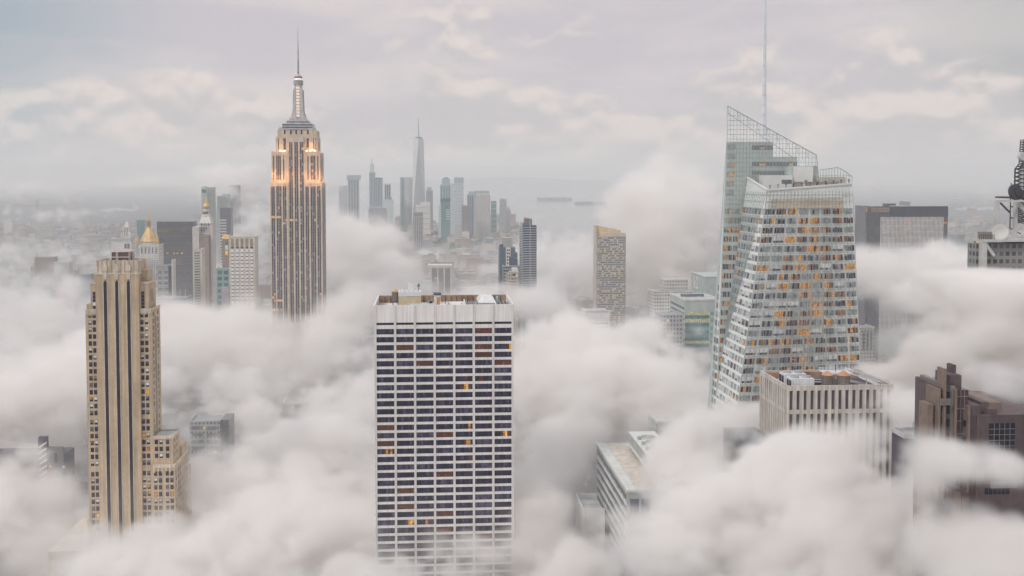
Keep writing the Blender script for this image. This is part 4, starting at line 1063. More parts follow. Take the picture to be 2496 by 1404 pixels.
# ------------------------------------------------------------------ roof frame with the lattice mast at the right edge
def mast_tower():
    POST = plain('frame_grey', (.50,.49,.47), rough=.6, var=.1)
    BLK = plain('mast_black', (.025,.022,.035), rough=.5)
    B = Bld('mast_tower', 'tower top with pale roof frames and a black lattice broadcast mast at the right edge', 'skyscraper', 2440, 560, 600)
    X, Z = B.x, B.z
    P = lambda zx: 2300 + zx/3.9
    Q = lambda zy: 300 + zy/3.9
    x0, x1 = X(P(300)), X(2580)
    zp = Z(Q(1125))
    B.part('wall', MB().box(X(P(340)), x1, 4, 13, 0, Z(Q(1150))).box(X(P(560),700,13.1), x1, 13.1, 44, 0, Z(Q(1150))), windowed('mast_wall', (.22,.215,.21), (.08,.08,.09), 3.4, 4.0, .62, .55, lit=.02))
    B.part('roof', MB().box(X(P(370)), x1, 0, 13, Z(Q(1130)), zp+1).box(X(P(560),700,13.1), x1, 13.1, 44, Z(Q(1130)), zp+.9), POST)
    f = MB()
    f.bar((X(P(386)),2,0),(X(P(386)),2,Z(Q(1130))),3.0)
    B.part('frame_post', f, POST)
    B.part('frame_brace', MB().bar((X(P(398)),2,Z(Q(1138))),(X(P(490)),2,Z(Q(1265))),1.6), POST)
    B.part('frame_post', MB().box(X(P(492),700,6), X(P(516),700,6), 6, 9, zp+1, Z(Q(745))), POST)
    B.part('frame_beam', MB().box(X(P(500),700,6), x1, 6, 9, Z(Q(752)), Z(Q(735))).box(X(P(560),700,20), x1, 20, 22, Z(Q(752)), Z(Q(738))), POST)
    B.part('frame_brace', MB().bar((X(P(522),700,7.5),7.5,Z(Q(762))),(X(P(615),700,7.5),7.5,Z(Q(855))),.8), BLK)
    B.part('frame_brace', MB().bar((X(P(695),700,9),9,Z(Q(765))),(X(P(764),700,9),9,Z(Q(848))),1.8), POST)
    B.part('frame_post', MB().box(X(P(672),700,12), X(P(690),700,12), 12, 15, zp, Z(Q(735))), POST)
    B.part('roof_cabinet', MB().box(X(P(405)), X(P(487)), 4, 10, zp+1, Z(Q(1040))), plain('cabinet_brown', (.22,.20,.19)))
    rl = MB()
    for i in range(8): rl.bar((X(P(340+i*20)),1,zp+1),(X(P(340+i*20)),1,zp+3.4),.25)
    B.part('railing', rl.bar((X(P(340)),1,zp+3.4),(X(P(480)),1,zp+3.4),.25), BLK)
    zd = Z(Q(1045)); xd = X(P(566))
    d = MB().lathe([(.4,-1.2),(2.6,-.5),(4.4,.8),(4.1,.9),(2.4,-.2)], 0, 0, 18)
    dish = B.part('dish', d, POST, None, True); dish.location = (xd, 4, zd); dish.rotation_euler = (R(75), 0, R(-30))
    B.part('dish_post', MB().bar((xd,5,zp),(xd,5,zd),.6), BLK)
    # mast
    ym = 24.0; xm = X(2513,480,ym)
    m = MB()
    def lat(zb, zt, hw0, hw1, n, wb):
        for i in range(n):
            f0, f1 = i/n, (i+1)/n; a, b = hw0+(hw1-hw0)*f0, hw0+(hw1-hw0)*f1; za, zc = zb+(zt-zb)*f0, zb+(zt-zb)*f1
            cs = lambda h: [(xm-h,ym-h),(xm+h,ym-h),(xm+h,ym+h),(xm-h,ym+h)]
            A_, B_ = cs(a), cs(b)
            for k in range(4):
                k2 = (k+1) % 4
                m.bar((*A_[k],za),(*B_[k],zc),wb).bar((*A_[k],za),(*B_[k2],zc),wb*.55).bar((*A_[k2],za),(*B_[k],zc),wb*.55).bar((*B_[k],zc),(*B_[k2],zc),wb*.55)
    lat(Z(Q(980)), Z(Q(430)), 6.0, 6.0, 14, .62)
    lat(Z(Q(430)), Z(Q(380)), 6.0, 4.6, 2, .55)
    lat(Z(Q(380)), Z(Q(140)), 4.6, 4.2, 10, .42)
    B.part('lattice_mast', m, BLK)
    pl = MB(); a, b = X(P(620),700,ym-8), X(P(764),700,ym-8)+14; z0 = Z(Q(722))
    pl.box(a, b, ym-8, ym+8, z0, z0+.9)
    for i in range(9): pl.bar((a+i*2.4,ym-8,z0),(a+i*2.4,ym-8,z0+ (8.5 if i == 0 else 4.5)),.35)
    pl.bar((a,ym-8,z0+4.5),(b,ym-8,z0+4.5),.3)
    for i in range(3): pl.bar((a,ym-7.8,z0-4-i*6),(a+6,ym-7.8,z0-7-i*6),.5).bar((a,ym-7.8,z0-i*6),(a,ym-7.8,z0-16),.4)
    B.part('mast_platform', pl, BLK)
    for px, py, r, mt in ((655,660,4.2,BLK),(752,690,3.0,BLK),(712,312,2.4,POST),(690,668,2.8,BLK)):
        q = B.part('drum_dish', MB().lathe([(r*.3,-.9),(r,-.6),(r,.9),(r*.9,1.0)], 0, 0, 16), mt); q.location = (X(P(px),700,ym-9.5), ym-9.5, Z(Q(py))); q.rotation_euler = (R(80), 0, R(20))
mast_tower()
# ------------------------------------------------------------------ towers farther off
FG_BLUE = glass('blue_glass', (.06,.11,.16), rough=.12, var=.4); FG_BLUE2 = glass('blue_glass_dark', (.05,.07,.12), rough=.12, var=.4)
FG_TEAL = glass('teal_glass', (.07,.20,.20), rough=.12, var=.3); FG_SLATE = glass('slate_glass', (.15,.155,.18), rough=.2, var=.3)
FG_SMOKE = glass('smoke_glass', (.10,.10,.115), rough=.15, var=.4)
GOLD = plain('gilded_roof', (.62,.40,.16), rough=.4, metal=.25, var=.15)
S_WHITE = plain('white_stone', (.62,.59,.56), var=.1); S_CREAM = plain('pale_cream', (.55,.50,.42), var=.12); S_GREY = plain('grey_stone', (.36,.36,.36), var=.12)
S_BROWN = plain('brown_stone', (.27,.21,.18), var=.15); S_BEIGE = plain('beige_panel', (.50,.45,.38), var=.1); S_GREEN = plain('green_grey', (.40,.45,.43), var=.1)
W_CREAM = windowed('cream_windows', (.50,.45,.39), (.09,.09,.11), 3.0, 3.9, .45, .5, lit=.02); W_GREY = windowed('grey_windows', (.33,.33,.34), (.08,.085,.10), 3.0, 3.9, .5, .5, lit=.02)
W_BLUE = windowed('blue_windows', (.20,.25,.29), (.06,.08,.11), 2.6, 3.8, .6, .6, lit=.01); W_BROWN = windowed('brown_windows', (.27,.20,.17), (.07,.06,.08), 3.0, 3.8, .45, .5, lit=.02)
W_WHITE = windowed('white_windows', (.60,.58,.56), (.13,.13,.15), 3.2, 4.0, .45, .45, lit=.01)
def bands(B, x0, x1, z0, z1, fh, mats, y=0.0, frac=.55, side=None, dep=0, seg=1, rng=random, name='window_band', limit=60):
    """one ribbon of glass on each storey, round the corner where a side shows"""
    n = min(limit, int((z1-z0)/fh))
    for i in range(n):
        zc = z1 - fh*(i+.5); h = fh*frac/2
        m = MB()
        for k in range(seg):
            a = x0+(x1-x0)*k/seg; b = x0+(x1-x0)*(k+1)/seg
            m.quad(*front_quad(a+.15, b-.15, zc-h, zc+h, y-.08))
        if side == 'r': m.quad(*right_quad(x1, y+.5, y+dep-.5, zc-h, zc+h, .08))
        if side == 'l': m.quad(*left_quad(x0, y+.5, y+dep-.5, zc-h, zc+h, .08))
        B.part(name, m, rng.choice(mats))
def cols(B, xs, hw, z0, z1, mat, y=0.0, name='window_column'):
    for q in xs: B.part(name, MB().quad(*front_quad(q-hw, q+hw, z0, z1, y-.08)), mat)
def tower(label, px0, px1, py, D, dep, wall, name='tower', cat='tower', group=None, roof=None, bot=0):
    B = Bld(name, label, cat, px0, D, py, group=group)
    xr = B.x(px1, py); zt = B.z(py)
    B.w, B.t, B.d = xr, zt, dep
    B.part('wall', MB().box(0, xr, 0, dep, bot, zt), wall)
    if roof: B.part('parapet', MB().box(-.4, xr+.4, -.4, .5, zt, zt+1.4).box(-.4, .5, .5, dep, zt, zt+1.4).box(xr-.5, xr+.4, .5, dep, zt, zt+1.4), roof)
    return B
def midtown():
    rng = random.Random(51)
    side = lambda px: 'r' if px < 1045 else 'l'
    # dark hotel slab behind the gilded pyramid
    B = tower('dark smoky glass slab between the gilded pyramid and the clock tower', 382, 471, 541, 2000, 30, FG_SMOKE, 'glass_slab', 'office tower', roof=S_GREY)
    for i in range(1, 13): B.part('floor_line', MB().box(0, B.w, -.25, -.02, B.t-i*13-1, B.t-i*13), FG_SLATE)
    for (a, b, py) in ((386,412,563),(447,455,559)): B.part('lit_rooms', MB().quad(*front_quad(B.x(a), B.x(b), B.z(py)-2.5, B.z(py)+2, -.3)), G_WARMDIM)
    for px in (396,408,424,432,443): B.part('lit_rooms', MB().quad(*front_quad(B.x(px), B.x(px)+2.5, B.z(617)-2, B.z(617)+1, -.3)), OFFICE[YL])
    # gilded pyramid tower
    B = tower('pale stone tower under a tall gilded pyramid roof', 338, 387, 598, 1900, 34, W_WHITE, 'pyramid_tower', 'tower', roof=S_WHITE)
    w = B.w; zt = B.t
    a0, a1 = B.x(336,596), B.x(379,596)
    cx = (a0+a1)/2; hw = (a1-a0)/2; cy = 17
    zA = B.z(555, cx, cy)
    B.part('drum', MB().prism([(cx+hw*.95*math.cos(math.pi/8+i*math.pi/4), cy+hw*.95*math.sin(math.pi/8+i*math.pi/4)) for i in range(8)], zt, zt+6), W_WHITE)
    pr = B.part('gilded_roof', MB().prism([(cx+hw*1.06*math.cos(math.pi/8+i*math.pi/4), cy+hw*1.06*math.sin(math.pi/8+i*math.pi/4)) for i in range(8)], zt+6.01, zA, 0, [(cx+hw*.26*math.cos(math.pi/8+i*math.pi/4), cy+hw*.26*math.sin(math.pi/8+i*math.pi/4)) for i in range(8)]), GOLD)
    B.part('lantern', MB().lathe([(hw*.24,zA),(hw*.21,B.z(541,cx,cy))], cx, cy, 8), GOLD, pr)
    for i in range(4): B.part('lantern_window', MB().box(cx-3.4+i*2, cx-2.4+i*2, cy-hw*.25-.2, cy-hw*.2, zA+3, zA+13), S_BROWN, pr)
    B.part('finial', MB().lathe([(hw*.22,B.z(541,cx,cy)),(hw*.10,B.z(534,cx,cy)),(.25,B.z(516,cx,cy))], cx, cy, 8), GOLD, pr)
    for px in (334.5, 383):
        q = B.x(px,596); B.part('turret', MB().lathe([(3,zt+1.4),(3,zt+8),(.2,zt+20)], q, 3, 8), GOLD)
    for i in range(5): B.part('window_column', MB().quad(*front_quad(4+i*(w-10)/4, 6.5+i*(w-10)/4, zt-14, zt-4, -.1)), FG_SLATE)
    # shoulder block and its dark flank
    B = tower('grey shouldered block right of the pyramid tower with rows of paired windows', 380, 410, 648, 1700, 26, W_GREY, 'shoulder_block', 'building', roof=S_GREY)
    B.part('side_slab', MB().box(B.w+.05, B.x(417,652), 3, 26, 0, B.z(650)), FG_BLUE2); B.part('pier', MB().box(B.x(417,652)+.05, B.x(419,652), 3, 26, 0, B.z(634)), S_WHITE)
    for i in range(5): B.part('window_row', MB().quad(*front_quad(3, 9, B.t-12-i*9, B.t-8-i*9, -.1)).quad(*front_quad(13, 19, B.t-12-i*9, B.t-8-i*9, -.1)), FG_SLATE)
    B = tower('wide low grey block with two thin poles right of the stepped tan tower', 384, 455, 727, 1500, 30, W_BLUE, 'low_block', 'building', roof=S_GREY)
    for px in (437, 450): B.part('pole', MB().bar((B.x(px),4,B.t),(B.x(px),4,B.t+12),.5), S_WHITE)
    cols(B, [B.w*(.05+.1*i) for i in range(10)], .6, 10, B.t-6, S_GREY, -.2, 'rib')
    # clock tower with the gilded lantern
    B = tower('white campanile tower with a gilded lantern and tiny windows', 487, 513, 545, 1950, 24, W_WHITE, 'campanile', 'tower')
    w = B.w; cx = w/2; cy = 12
    zf = lambda p: B.z(p, cx, cy)
    B.part('lower_shaft', MB().box(B.x(471,600), 0-.05, -6, 26, 0, B.z(553)).box(w+.05, B.x(519,600), -2, 24, 0, B.z(548)), plain('campanile_stone',(.56,.50,.46),var=.1))
    B.part('shaded_front', MB().box(1.0, B.x(511,600), -7, -.05, 0, B.z(573)), S_BROWN)  # brown block; the shade of this front is put into its colour
    B.part('spire_roof', MB().prism([(-1,-1),(w+1,-1),(w+1,25),(-1,25)], B.t+.1, zf(527), 0, [(cx-7,cy-7),(cx+7,cy-7),(cx+7,cy+7),(cx-7,cy+7)]), S_WHITE)
    for i, (dx_, py) in enumerate(((0,533),(-3,539.5),(3,539.5),(-6,546),(0,546),(6,546),(-6,556),(-2,556),(2,556),(-6,562),(-2,562))): B.part('window', MB().box(cx+dx_-.7, cx+dx_+.7, -1.3+ (0 if py > 545 else (546-py)*.42), .2+(0 if py > 545 else (546-py)*.42)+.5, B.z(py)-1.4, B.z(py)+1.4), G_DARK)
    B.part('belfry', MB().lathe([(8.2,zf(527)),(8.4,zf(525)),(6.0,zf(523)),(6.0,zf(515)),(6.6,zf(514)),(4.8,zf(513)),(4.8,zf(508))], cx, cy, 12), S_WHITE)
    for i in range(5): B.part('arch', MB().box(cx-5+i*2.1, cx-4+i*2.1, cy-6.7, cy-5.2, zf(521), zf(516)), G_DARK2)
    B.part('gilded_dome', MB().lathe([(5.6,zf(508)),(6.4,zf(504)),(5.4,zf(499)),(2.6,zf(495)),(1.9,zf(494)),(1.9,zf(491)),(1.2,zf(488)),(.2,zf(480))], cx, cy, 14), GOLD, None, True)
    # banded slab in front of the campanile
    B = tower('beige slab with dark window bands in front of the campanile', 472, 492, 609, 1750, 22, S_BEIGE, 'banded_slab', 'building', roof=S_CREAM)
    bands(B, 1, B.w-3, 10, B.t-3, 4.4, [FG_SLATE, FG_SMOKE, G_GREY], rng=rng)
    B.part('end_wall', MB().box(B.w-2.2, B.w+.3, -.3, 22.2, 0, B.t+2), S_CREAM)
    # slim slabs behind
    B = tower('slim pale tower with a blue top behind the campanile', 490.5, 503, 458, 2900, 30, S_GREEN, 'slim_tower', 'tower'); B.part('blue_top', MB().box(1, B.w-1, -.3, -.02, B.z(470), B.z(462)), FG_BLUE); B.part('crown', MB().box(1,B.w-3,4,24,B.t,B.t+4), S_GREEN)
    cols(B, [3,6,9,12], .5, 10, B.z(474), S_GREY, -.05)
    B = tower('tall grey-green tower right of the slim blue-topped one', 503.5, 520, 456, 2950, 30, S_GREEN, 'slab_tower', 'tower'); cols(B, [3+i*2.8 for i in range(6)], .6, 10, B.t-4, FG_SLATE)
    B = tower('dark tower with white floor stripes right of the campanile', 536, 562, 507, 2300, 26, FG_SLATE, 'striped_tower', 'tower', roof=S_GREY); bands(B, -1.5, B.x(554)-0, 10, B.z(533), 6.2, [S_WHITE], rng=rng, name='floor_stripe', frac=.4)
    B = tower('broad grey block with stepped top behind the striped dark tower', 529, 556, 478, 3000, 30, S_GREEN, 'stepped_block', 'building'); B.part('top', MB().box(14, B.w, 4, 26, B.t, B.t+6), S_GREEN)
    B = tower('pale hazy tower behind the broad grey block', 556, 582, 452, 3300, 30, W_GREY, 'hazy_tower', 'tower'); B.part('roof', MB().box(1,B.w-1,1,29,B.t,B.t+1.5), S_GREY)
    # small gilded-roof building
    B = tower('small brick building with a flat gilded roof beside the white gridded block', 541, 559, 583, 1650, 18, W_BROWN, 'gilt_roof_house', 'building')
    B.part('gilded_roof', MB().frus((-.6,B.w+.6,-.6,18.6),(1.2,B.w-1.2,2,16), B.t, B.z(573.5)), GOLD)
    for i, py in enumerate((592,603,616)): B.part('window', MB().quad(*front_quad(B.w*.42, B.w*.80, B.z(py)-3.4, B.z(py)+3.2, -.1)), (FG_TEAL, G_WHITE, OFFICE[YL])[i])
    B = tower('grey-green glass block below the gilded flat roof', 527, 559, 655, 1560, 20, FG_TEALG, 'glass_block', 'building', roof=S_GREEN)
    for i in range(8):
        for j in range(2): B.part('window', MB().quad(*front_quad(2+j*9, 8+j*9, B.t-8-i*9, B.t-3-i*9, -.1)), FG_BLUE)
    B.part('side_wing', MB().box(B.x(540), B.x(559), -3, -.05, 0, B.z(698)), S_GREY)
    # white gridded block
    B = tower('white gridded block with five pale piers and dark top slots', 558, 621, 579, 1500, 30, S_CREAM, 'gridded_block', 'office building', roof=S_CREAM)
    w = B.w; step = (w-2.4)/5
    for i in range(5):
        a = 1.3+i*step+1.3; b = 1.3+(i+1)*step-1.3
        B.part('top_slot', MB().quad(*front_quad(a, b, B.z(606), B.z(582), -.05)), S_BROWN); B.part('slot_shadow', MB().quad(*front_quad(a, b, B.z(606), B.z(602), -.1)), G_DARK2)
        zz = B.z(607)
        c = B.part('panel_column', MB().box(a, b, -.5, -.02, 0, zz), WHITE_PANEL)
        n = 0
        while zz > 8 and n < 14:
            zz -= 5.1; B.part('window_slot', MB().quad(*front_quad(a+.2, b-.2, zz-1.0, zz+.2, -.58)).quad(*front_quad((a+b)/2-.1, (a+b)/2+.1, zz-1.0, zz+.2, -.6)), G_DARK, c); n += 1
    # pale ornate tower left of the pyramid
    B = tower('pale ornate tower with a stepped pinnacle left of the gilded pyramid', 297, 318, 580, 2300, 24, W_WHITE, 'ornate_tower', 'tower')
    w = B.w; cx = w*.45
    B.part('upper_tier', MB().box(cx-6.5, cx+6.5, 5, 18, B.t, B.z(553)), W_WHITE); B.part('pinnacle', MB().frus((cx-5,cx+5,6,17),(cx-1,cx+1,10.5,12.5), B.z(553), B.z(540)), S_WHITE)
    for i in range(3): B.part('window_column', MB().quad(*front_quad(cx-4+i*3.2, cx-2.8+i*3.2, B.t+3, B.z(556), 4.95)), G_GREY)
    for sx in (cx-9, cx+9): B.part('turret', MB().lathe([(2,B.t),(2,B.t+6),(.2,B.t+12)], sx, 4, 6), S_WHITE)
    B = tower('low pale block with dark tall windows just above the tan crown', 272, 320, 592, 1850, 24, S_WHITE, 'pale_block', 'building', roof=S_WHITE)
    for px in (308, 315): B.part('window', MB().quad(*front_quad(B.x(px)-2, B.x(px)+2, B.z(606), B.z(594), -.1)), FG_SLATE)
    B = tower('small teal glass block far behind the gilded pyramid', 333, 349, 536, 3600, 30, FG_TEAL, 'teal_block', 'building', roof=S_WHITE)
    # blue pair and neighbours
    B = tower('blue glass tower with a white window strip and grey drum top', 1217, 1256, 603, 1500, 26, FG_BLUE, 'blue_tower', 'tower')
    st = B.part('white_strip', MB().box(B.x(1233), B.x(1244.5), -.6, -.02, B.z(690), B.t), S_WHITE)
    for i in range(12):
        for px in (1237, 1241.5): B.part('window', MB().quad(*front_quad(B.x(px)-.9, B.x(px)+.9, B.t-4-i*4.6-1.2, B.t-4-i*4.6+1.4, -.66)), G_DARK2, st)
    for i in range(22): B.part('floor_line', MB().box(0, B.x(1233)-.05, -.2, -.02, B.t-4-i*4.2, B.t-3.4-i*4.2), FG_BLUE2)
    for i in range(12): B.part('floor_line', MB().box(B.x(1244.6), B.w, -.2, -.02, B.t-4-i*4.2, B.t-3.4-i*4.2), FG_TEAL)
    B.part('drum', MB().box(B.x(1226.5), B.x(1250), 4, 20, B.t, B.z(581)).prism([(B.x(1226.5),4),(B.x(1250),4),(B.x(1250),20),(B.x(1226.5),20)], B.z(581), B.z(579.5), 0, [(B.x(1227),5),(B.x(1247),5),(B.x(1247),19),(B.x(1227),19)]), S_GREY)
    B.part('cooling_drum', MB().lathe([(3.2,B.t),(3.2,B.t+3),(2,B.t+4.5)], B.x(1223), 6, 12), G_DARK3); B.part('side_wing', MB().box(B.w+.05, B.x(1262), 3, 24, 0, B.z(616)), FG_TEAL)
    B = tower('slanted dark glass block in front of the blue tower', 1243, 1262, 640, 1440, 14, FG_BLUE2, 'slanted_block', 'building')
    B.part('slanted_roof', MB().prism([(0,0),(B.w,0),(B.w,14),(0,14)], B.t+.02, [B.z(627),B.z(632),B.z(632),B.z(627)]), FG_BLUE2)
    for i in range(3): B.part('floor_line', MB().bar((0,-.15,B.t-4-i*5),(B.w,-.15,B.t-5.5-i*5),.5), S_GREY)
    B = tower('dark banded block at the foot of the blue tower', 1227, 1266, 650, 1420, 16, FG_BLUE2, 'dark_banded_block', 'building', roof=S_GREY); bands(B, .3, B.w-.3, 10, B.t-1, 4.4, [S_GREY], frac=.28, name='floor_stripe')
    B = tower('small cream stepped block in front of the blue towers', 1245, 1263.5, 664, 1330, 14, W_CREAM, 'cream_block', 'building', roof=S_CREAM)
    B.part('tier', MB().box(B.x(1240), -.05, 1, 14, 0, B.z(664)).box(B.x(1234.5), B.x(1240)-.05, 2, 14, 0, B.z(669)), W_CREAM)
    B.part('roof_house', MB().box(B.w*.2, B.w*.95, 3, 12, B.t, B.z(654)), S_WHITE); B.part('window', MB().quad(*front_quad(2.2, 6, B.t-4, B.t-1.6, -.1)), G_DARK)
    for i in range(8):
        for j in range(2): B.part('window', MB().quad(*front_quad(2.2+j*3, 3.2+j*3, B.t-9-i*4, B.t-7.4-i*4, -.1)), G_DARK2)
    B = tower('tall dark blue tower with pale floor lines and an orange-tipped stepped crown', 1274, 1308, 550, 1500, 20, FG_BLUE2, 'tall_blue_tower', 'tower')
    w = B.w
    fl = 3.33; n = int((B.t-8)/fl)
    for i in range(min(n, 50)): B.part('floor_line', MB().box(-.3, w+.1, -.45, -.02, B.t-2-i*fl-1.0, B.t-2-i*fl), PALE_LINE).data.polygons[0].index
    B.part('mullion_strip', MB().box(B.x(1291), B.x(1293.2), -.8, -.5, 0, B.z(546)), S_GREY)
    B.part('left_facet', MB().poly([(B.x(1268),10,0),(0,-.1,0),(0,-.1,B.t+1),(B.x(1268),10,B.t+3)]), S_GREEN)
    for i in range(40): B.part('facet_line', MB().bar((B.x(1268)-.2,9.8,B.t-i*fl-2),(0,-.4,B.t-i*fl-2),.8), FG_BLUE)
    B.part('crown', MB().box(B.x(1278.5), B.x(1297), 3, 16, B.t, B.z(534)).box(B.x(1274), B.x(1278), 3, 14, B.t, B.z(544)), FG_SLATE); B.part('crown_slope', MB().prism([(B.x(1280),3),(B.x(1296.5),3),(B.x(1296.5),16),(B.x(1280),16)], B.z(534)+.02, [B.z(530.5),B.z(534)+.4,B.z(534)+.4,B.z(530.5)]), plain('orange_slope',(.45,.25,.16)))
    B.part('crown_fin', MB().box(B.x(1291), B.x(1293), 2.4, 3, B.t, B.z(535)), S_GREEN); B.part('bay_top', MB().prism([(B.x(1293.5),-.5),(w,-.5),(w,14),(B.x(1293.5),14)], B.t, [B.z(553.5)+3,B.z(556)+1.5,B.z(556)+1.5,B.z(553.5)+3]), FG_BLUE)
    # beige apartment tower
    B = tower('beige apartment tower with balconies under a slanted gold-tinted top', 1454.5, 1526, 577, 1400, 22, S_BEIGE, 'apartment_tower', 'apartment tower')
    w = B.w; GOLDW = plain('gold_panel', (.60,.45,.27), var=.12)
    B.part('slanted_top', MB().prism([(0,2),(B.x(1514),2),(B.x(1514),20),(0,20)], B.t, [B.z(549.5),B.z(562),B.z(562),B.z(549.5)]), GOLDW)
    B.part('top_panel', MB().box(B.x(1464.5), w, -.6, 1.98, B.t, B.z(567.5)), S_CREAM); B.part('edge_wall', MB().box(-1.0, -.02, -.6, 22, 0, B.z(549)), S_CREAM)
    rg = random.Random(8); fl = 2.9
    for i in range(46):
        zc = B.t-1.8-i*fl
        if zc < 10: break
        f = B.part('window_band', MB().quad(*front_quad(1.0, w-.6, zc-.85, zc+.75, -.05)), rg.choice((FG_SLATE, FG_SLATE, G_GREY)))
        bal = MB()
        for k in range(13):
            if rg.random() < .3: q = 1.6+k*(w-3)/13; bal.box(q, q+2.0, -.7, -.08, zc-1.0, zc+.7)
        for k in range(20): q = 1.4+k*(w-2.4)/20; bal.box(q, q+.22, -.3, -.08, zc-.85, zc+.75)
        tag(B.part('balcony', bal, S_WHITE, f), kind='stuff')
        if rg.random() < .12: q = rg.uniform(2, w-3); B.part('lit_window', MB().quad(*front_quad(q, q+1.2, zc-.7, zc+.5, -.75)), OFFICE[YL], f)
    # white block with a framed blank top
    B = tower('white block with a framed blank top below the beige apartment tower', 1428, 1485, 759.7, 1150, 26, WHITE_PANEL, 'white_block', 'building')
    w = B.w; zt = B.t
    B.part('frame', MB().box(-1.2, w+1.2, -.8, -.05, zt, zt+1.2).box(-1.2, 0, -.8, -.05, 0, zt).box(w-.2, w+1.2, -.8, -.05, 0, zt).box(-1.2, -.05, -.05, 26, zt-1, zt+1.2), S_WHITE); B.part('roof', MB().box(0,w,0,26,zt,zt+.3), ROOF_G)
    B.part('gutter', MB().bar((.5,0,zt+.9),(w-1,0,zt+.9),.7), G_DARK3)
    bands(B, 1.5, w-1.5, 30, B.z(784), 4.2, [G_GREY, FG_SLATE], frac=.45, limit=14)
    # cream block with tall piers lost in the mist
    B = tower('cream block with four pale piers fading into the mist above the white slab', 1049, 1101, 652, 1800, 24, S_CREAM, 'piered_block', 'building'); B.part('cap', MB().box(-4, B.w+.6, -1.2, 25, B.t, B.z(646)), S_WHITE)
    w = B.w
    for i in range(4): B.part('pier', MB().box(i*(w-2.4)/3, i*(w-2.4)/3+2.4, -1, -.02, 0, B.t), S_WHITE)
    for i in range(3): B.part('window_wall', MB().quad(*front_quad(i*(w-2.4)/3+2.6, (i+1)*(w-2.4)/3-.2, 8, B.t-2, -.1)), W_GREY)
    # teal office block with terraces
    B = Bld('teal_office_block', 'teal glass office block with lit floors beside the faceted tower', 'office building', 1669, 1000, 735)
    X, Z = B.x, B.z; w = X(1764,735)
    B.part('wall', MB().box(0, w, 0, 62, 0, Z(733)), S_GREEN); B.part('roof', MB().box(.4, w-.4, .4, 61.6, Z(733), Z(733)+.4), ROOF_G)
    B.part('parapet', MB().box(-.5, w, -.5, .4, Z(733), Z(733)+1.6).box(-.5, .4, .4, 62, Z(733), Z(733)+1.6), S_WHITE)
    zz = Z(760)
    for i, (py0, py1) in enumerate(((760,769),(776,787),(795,806),(812,823),(830,838))):
        z0, z1 = Z(py1), Z(py0)
        b_ = B.part('window_band', MB().quad(*front_quad(1.2, X(1729,780), z0, z1, -.1)), (G_TLIT, G_TLIT, FG_TEALG, FG_TEALG, G_TLIT)[i])
        for k in range(12): q = 1.2+k*(X(1729,780)-1.2)/12; B.part('mullion', MB().box(q-.12, q+.12, -.4, -.12, z0, z1), FG_TEAL, b_)
        B.part('spandrel', MB().quad(*front_quad(.3, X(1729,780), z0-3.3, z0-.02, -.1)), FG_TEAL)
        B.part('window_band', MB().quad(*front_quad(X(1731,780), w, z0, z1, -.1)), FG_TEALG)
    for i in range(9): B.part('side_band', MB().quad(*left_quad(0, 1, 58, Z(750)-i*5-2.2, Z(750)-i*5, .1)), FG_SLATE)
    B.part('roof_slab', MB().box(4, 26, 30, 34, Z(733)+.4, Z(733)+3), G_GREY)
    # sign-bearing block behind
    B = Bld('sign_block', 'grey-green block behind the teal one with white lettering high on its left wall', 'office building', 1720, 1080, 675)
    X, Z = B.x, B.z; w = X(1790,675); zt = Z(676)
    B.part('wall', MB().box(0, w, 0, 60, 0, zt), S_GREEN); B.part('parapet', MB().box(-.5, w, -.5, .3, zt, zt+1.2).box(-.5, .3, .3, 60, zt, zt+1.2), S_WHITE)
    cu = bpy.data.curves.new('sign_letters', 'FONT'); cu.body = 'k2'; cu.size = 17; cu.extrude = .15; cu.offset = .35
    tmp = bpy.data.objects.new('sign_letters', cu); C.objects.link(tmp)
    dg = bpy.context.evaluated_depsgraph_get(); sm = bpy.data.meshes.new_from_object(tmp.evaluated_get(dg)); bpy.data.objects.remove(tmp)
    sm.materials.clear(); sm.materials.append(WHITE_PANEL)
    so_ = put('sign_letters', sm, B.o, (-.4, 46, Z(702, 0, 40))); so_.rotation_euler = (R(90), 0, R(-90))
    B = tower('pale stepped block behind the teal office block', 1592, 1700, 712, 1250, 30, W_WHITE, 'pale_stepped_block', 'building', roof=S_WHITE); B.part('tier', MB().box(14, B.w*.8, 4, 26, B.t+1.4, B.t+14), W_WHITE)
    B = tower('grey-green terraced block left of the teal office block', 1611, 1666, 770, 960, 26, W_GREY, 'terraced_block', 'building', roof=S_GREY)
    # black slab with the white fins
    B = Bld('finned_slab', 'black glass slab with a curtain of white fins right of the faceted tower', 'office tower', 2120, 1500, 503)
    X, Z = B.x, B.z; w = X(2311,503); zt = Z(503)
    B.part('wall', MB().box(0, w, 0, 44, 0, zt), FG_SMOKE)
    B.part('side_wing', MB().box(X(2112), -.1, 6, 44, 0, zt+.6), FG_SLATE); B.part('red_sign', MB().quad(*front_quad(X(2111.5,510,5.8), X(2114.5,510,5.8), Z(517), Z(504.5), 5.85)), plain('sign_orange',(.75,.27,.16)))
    lv = B.part('louver_panel', MB().box(2, X(2165), -.4, -.05, Z(518), zt-1), S_BROWN)
    for i in range(3): B.part('louver_frame', MB().box(2, X(2165), -.7, -.42, Z(518)+i*3.4, Z(518)+i*3.4+.6), FG_SMOKE, lv)
    B.part('top_band', MB().box(X(2166), w, -.5, -.05, Z(527), zt), FG_NAVYB)
    FIN = plain('white_fin', (.66,.64,.63), rough=.5)
    for i in range(49):
        q = X(2144) + (X(2295)-X(2144))*i/48; B.part('fin', MB().box(q-.42, q+.42, -1.2, -.52, 0, Z(529)), FIN)
    for i in range(24):
        z = Z(538)-i*8.2
        if z > 8: B.part('floor_line', MB().box(X(2144), X(2295), -.5, -.1, z, z+1.1), S_GREY)
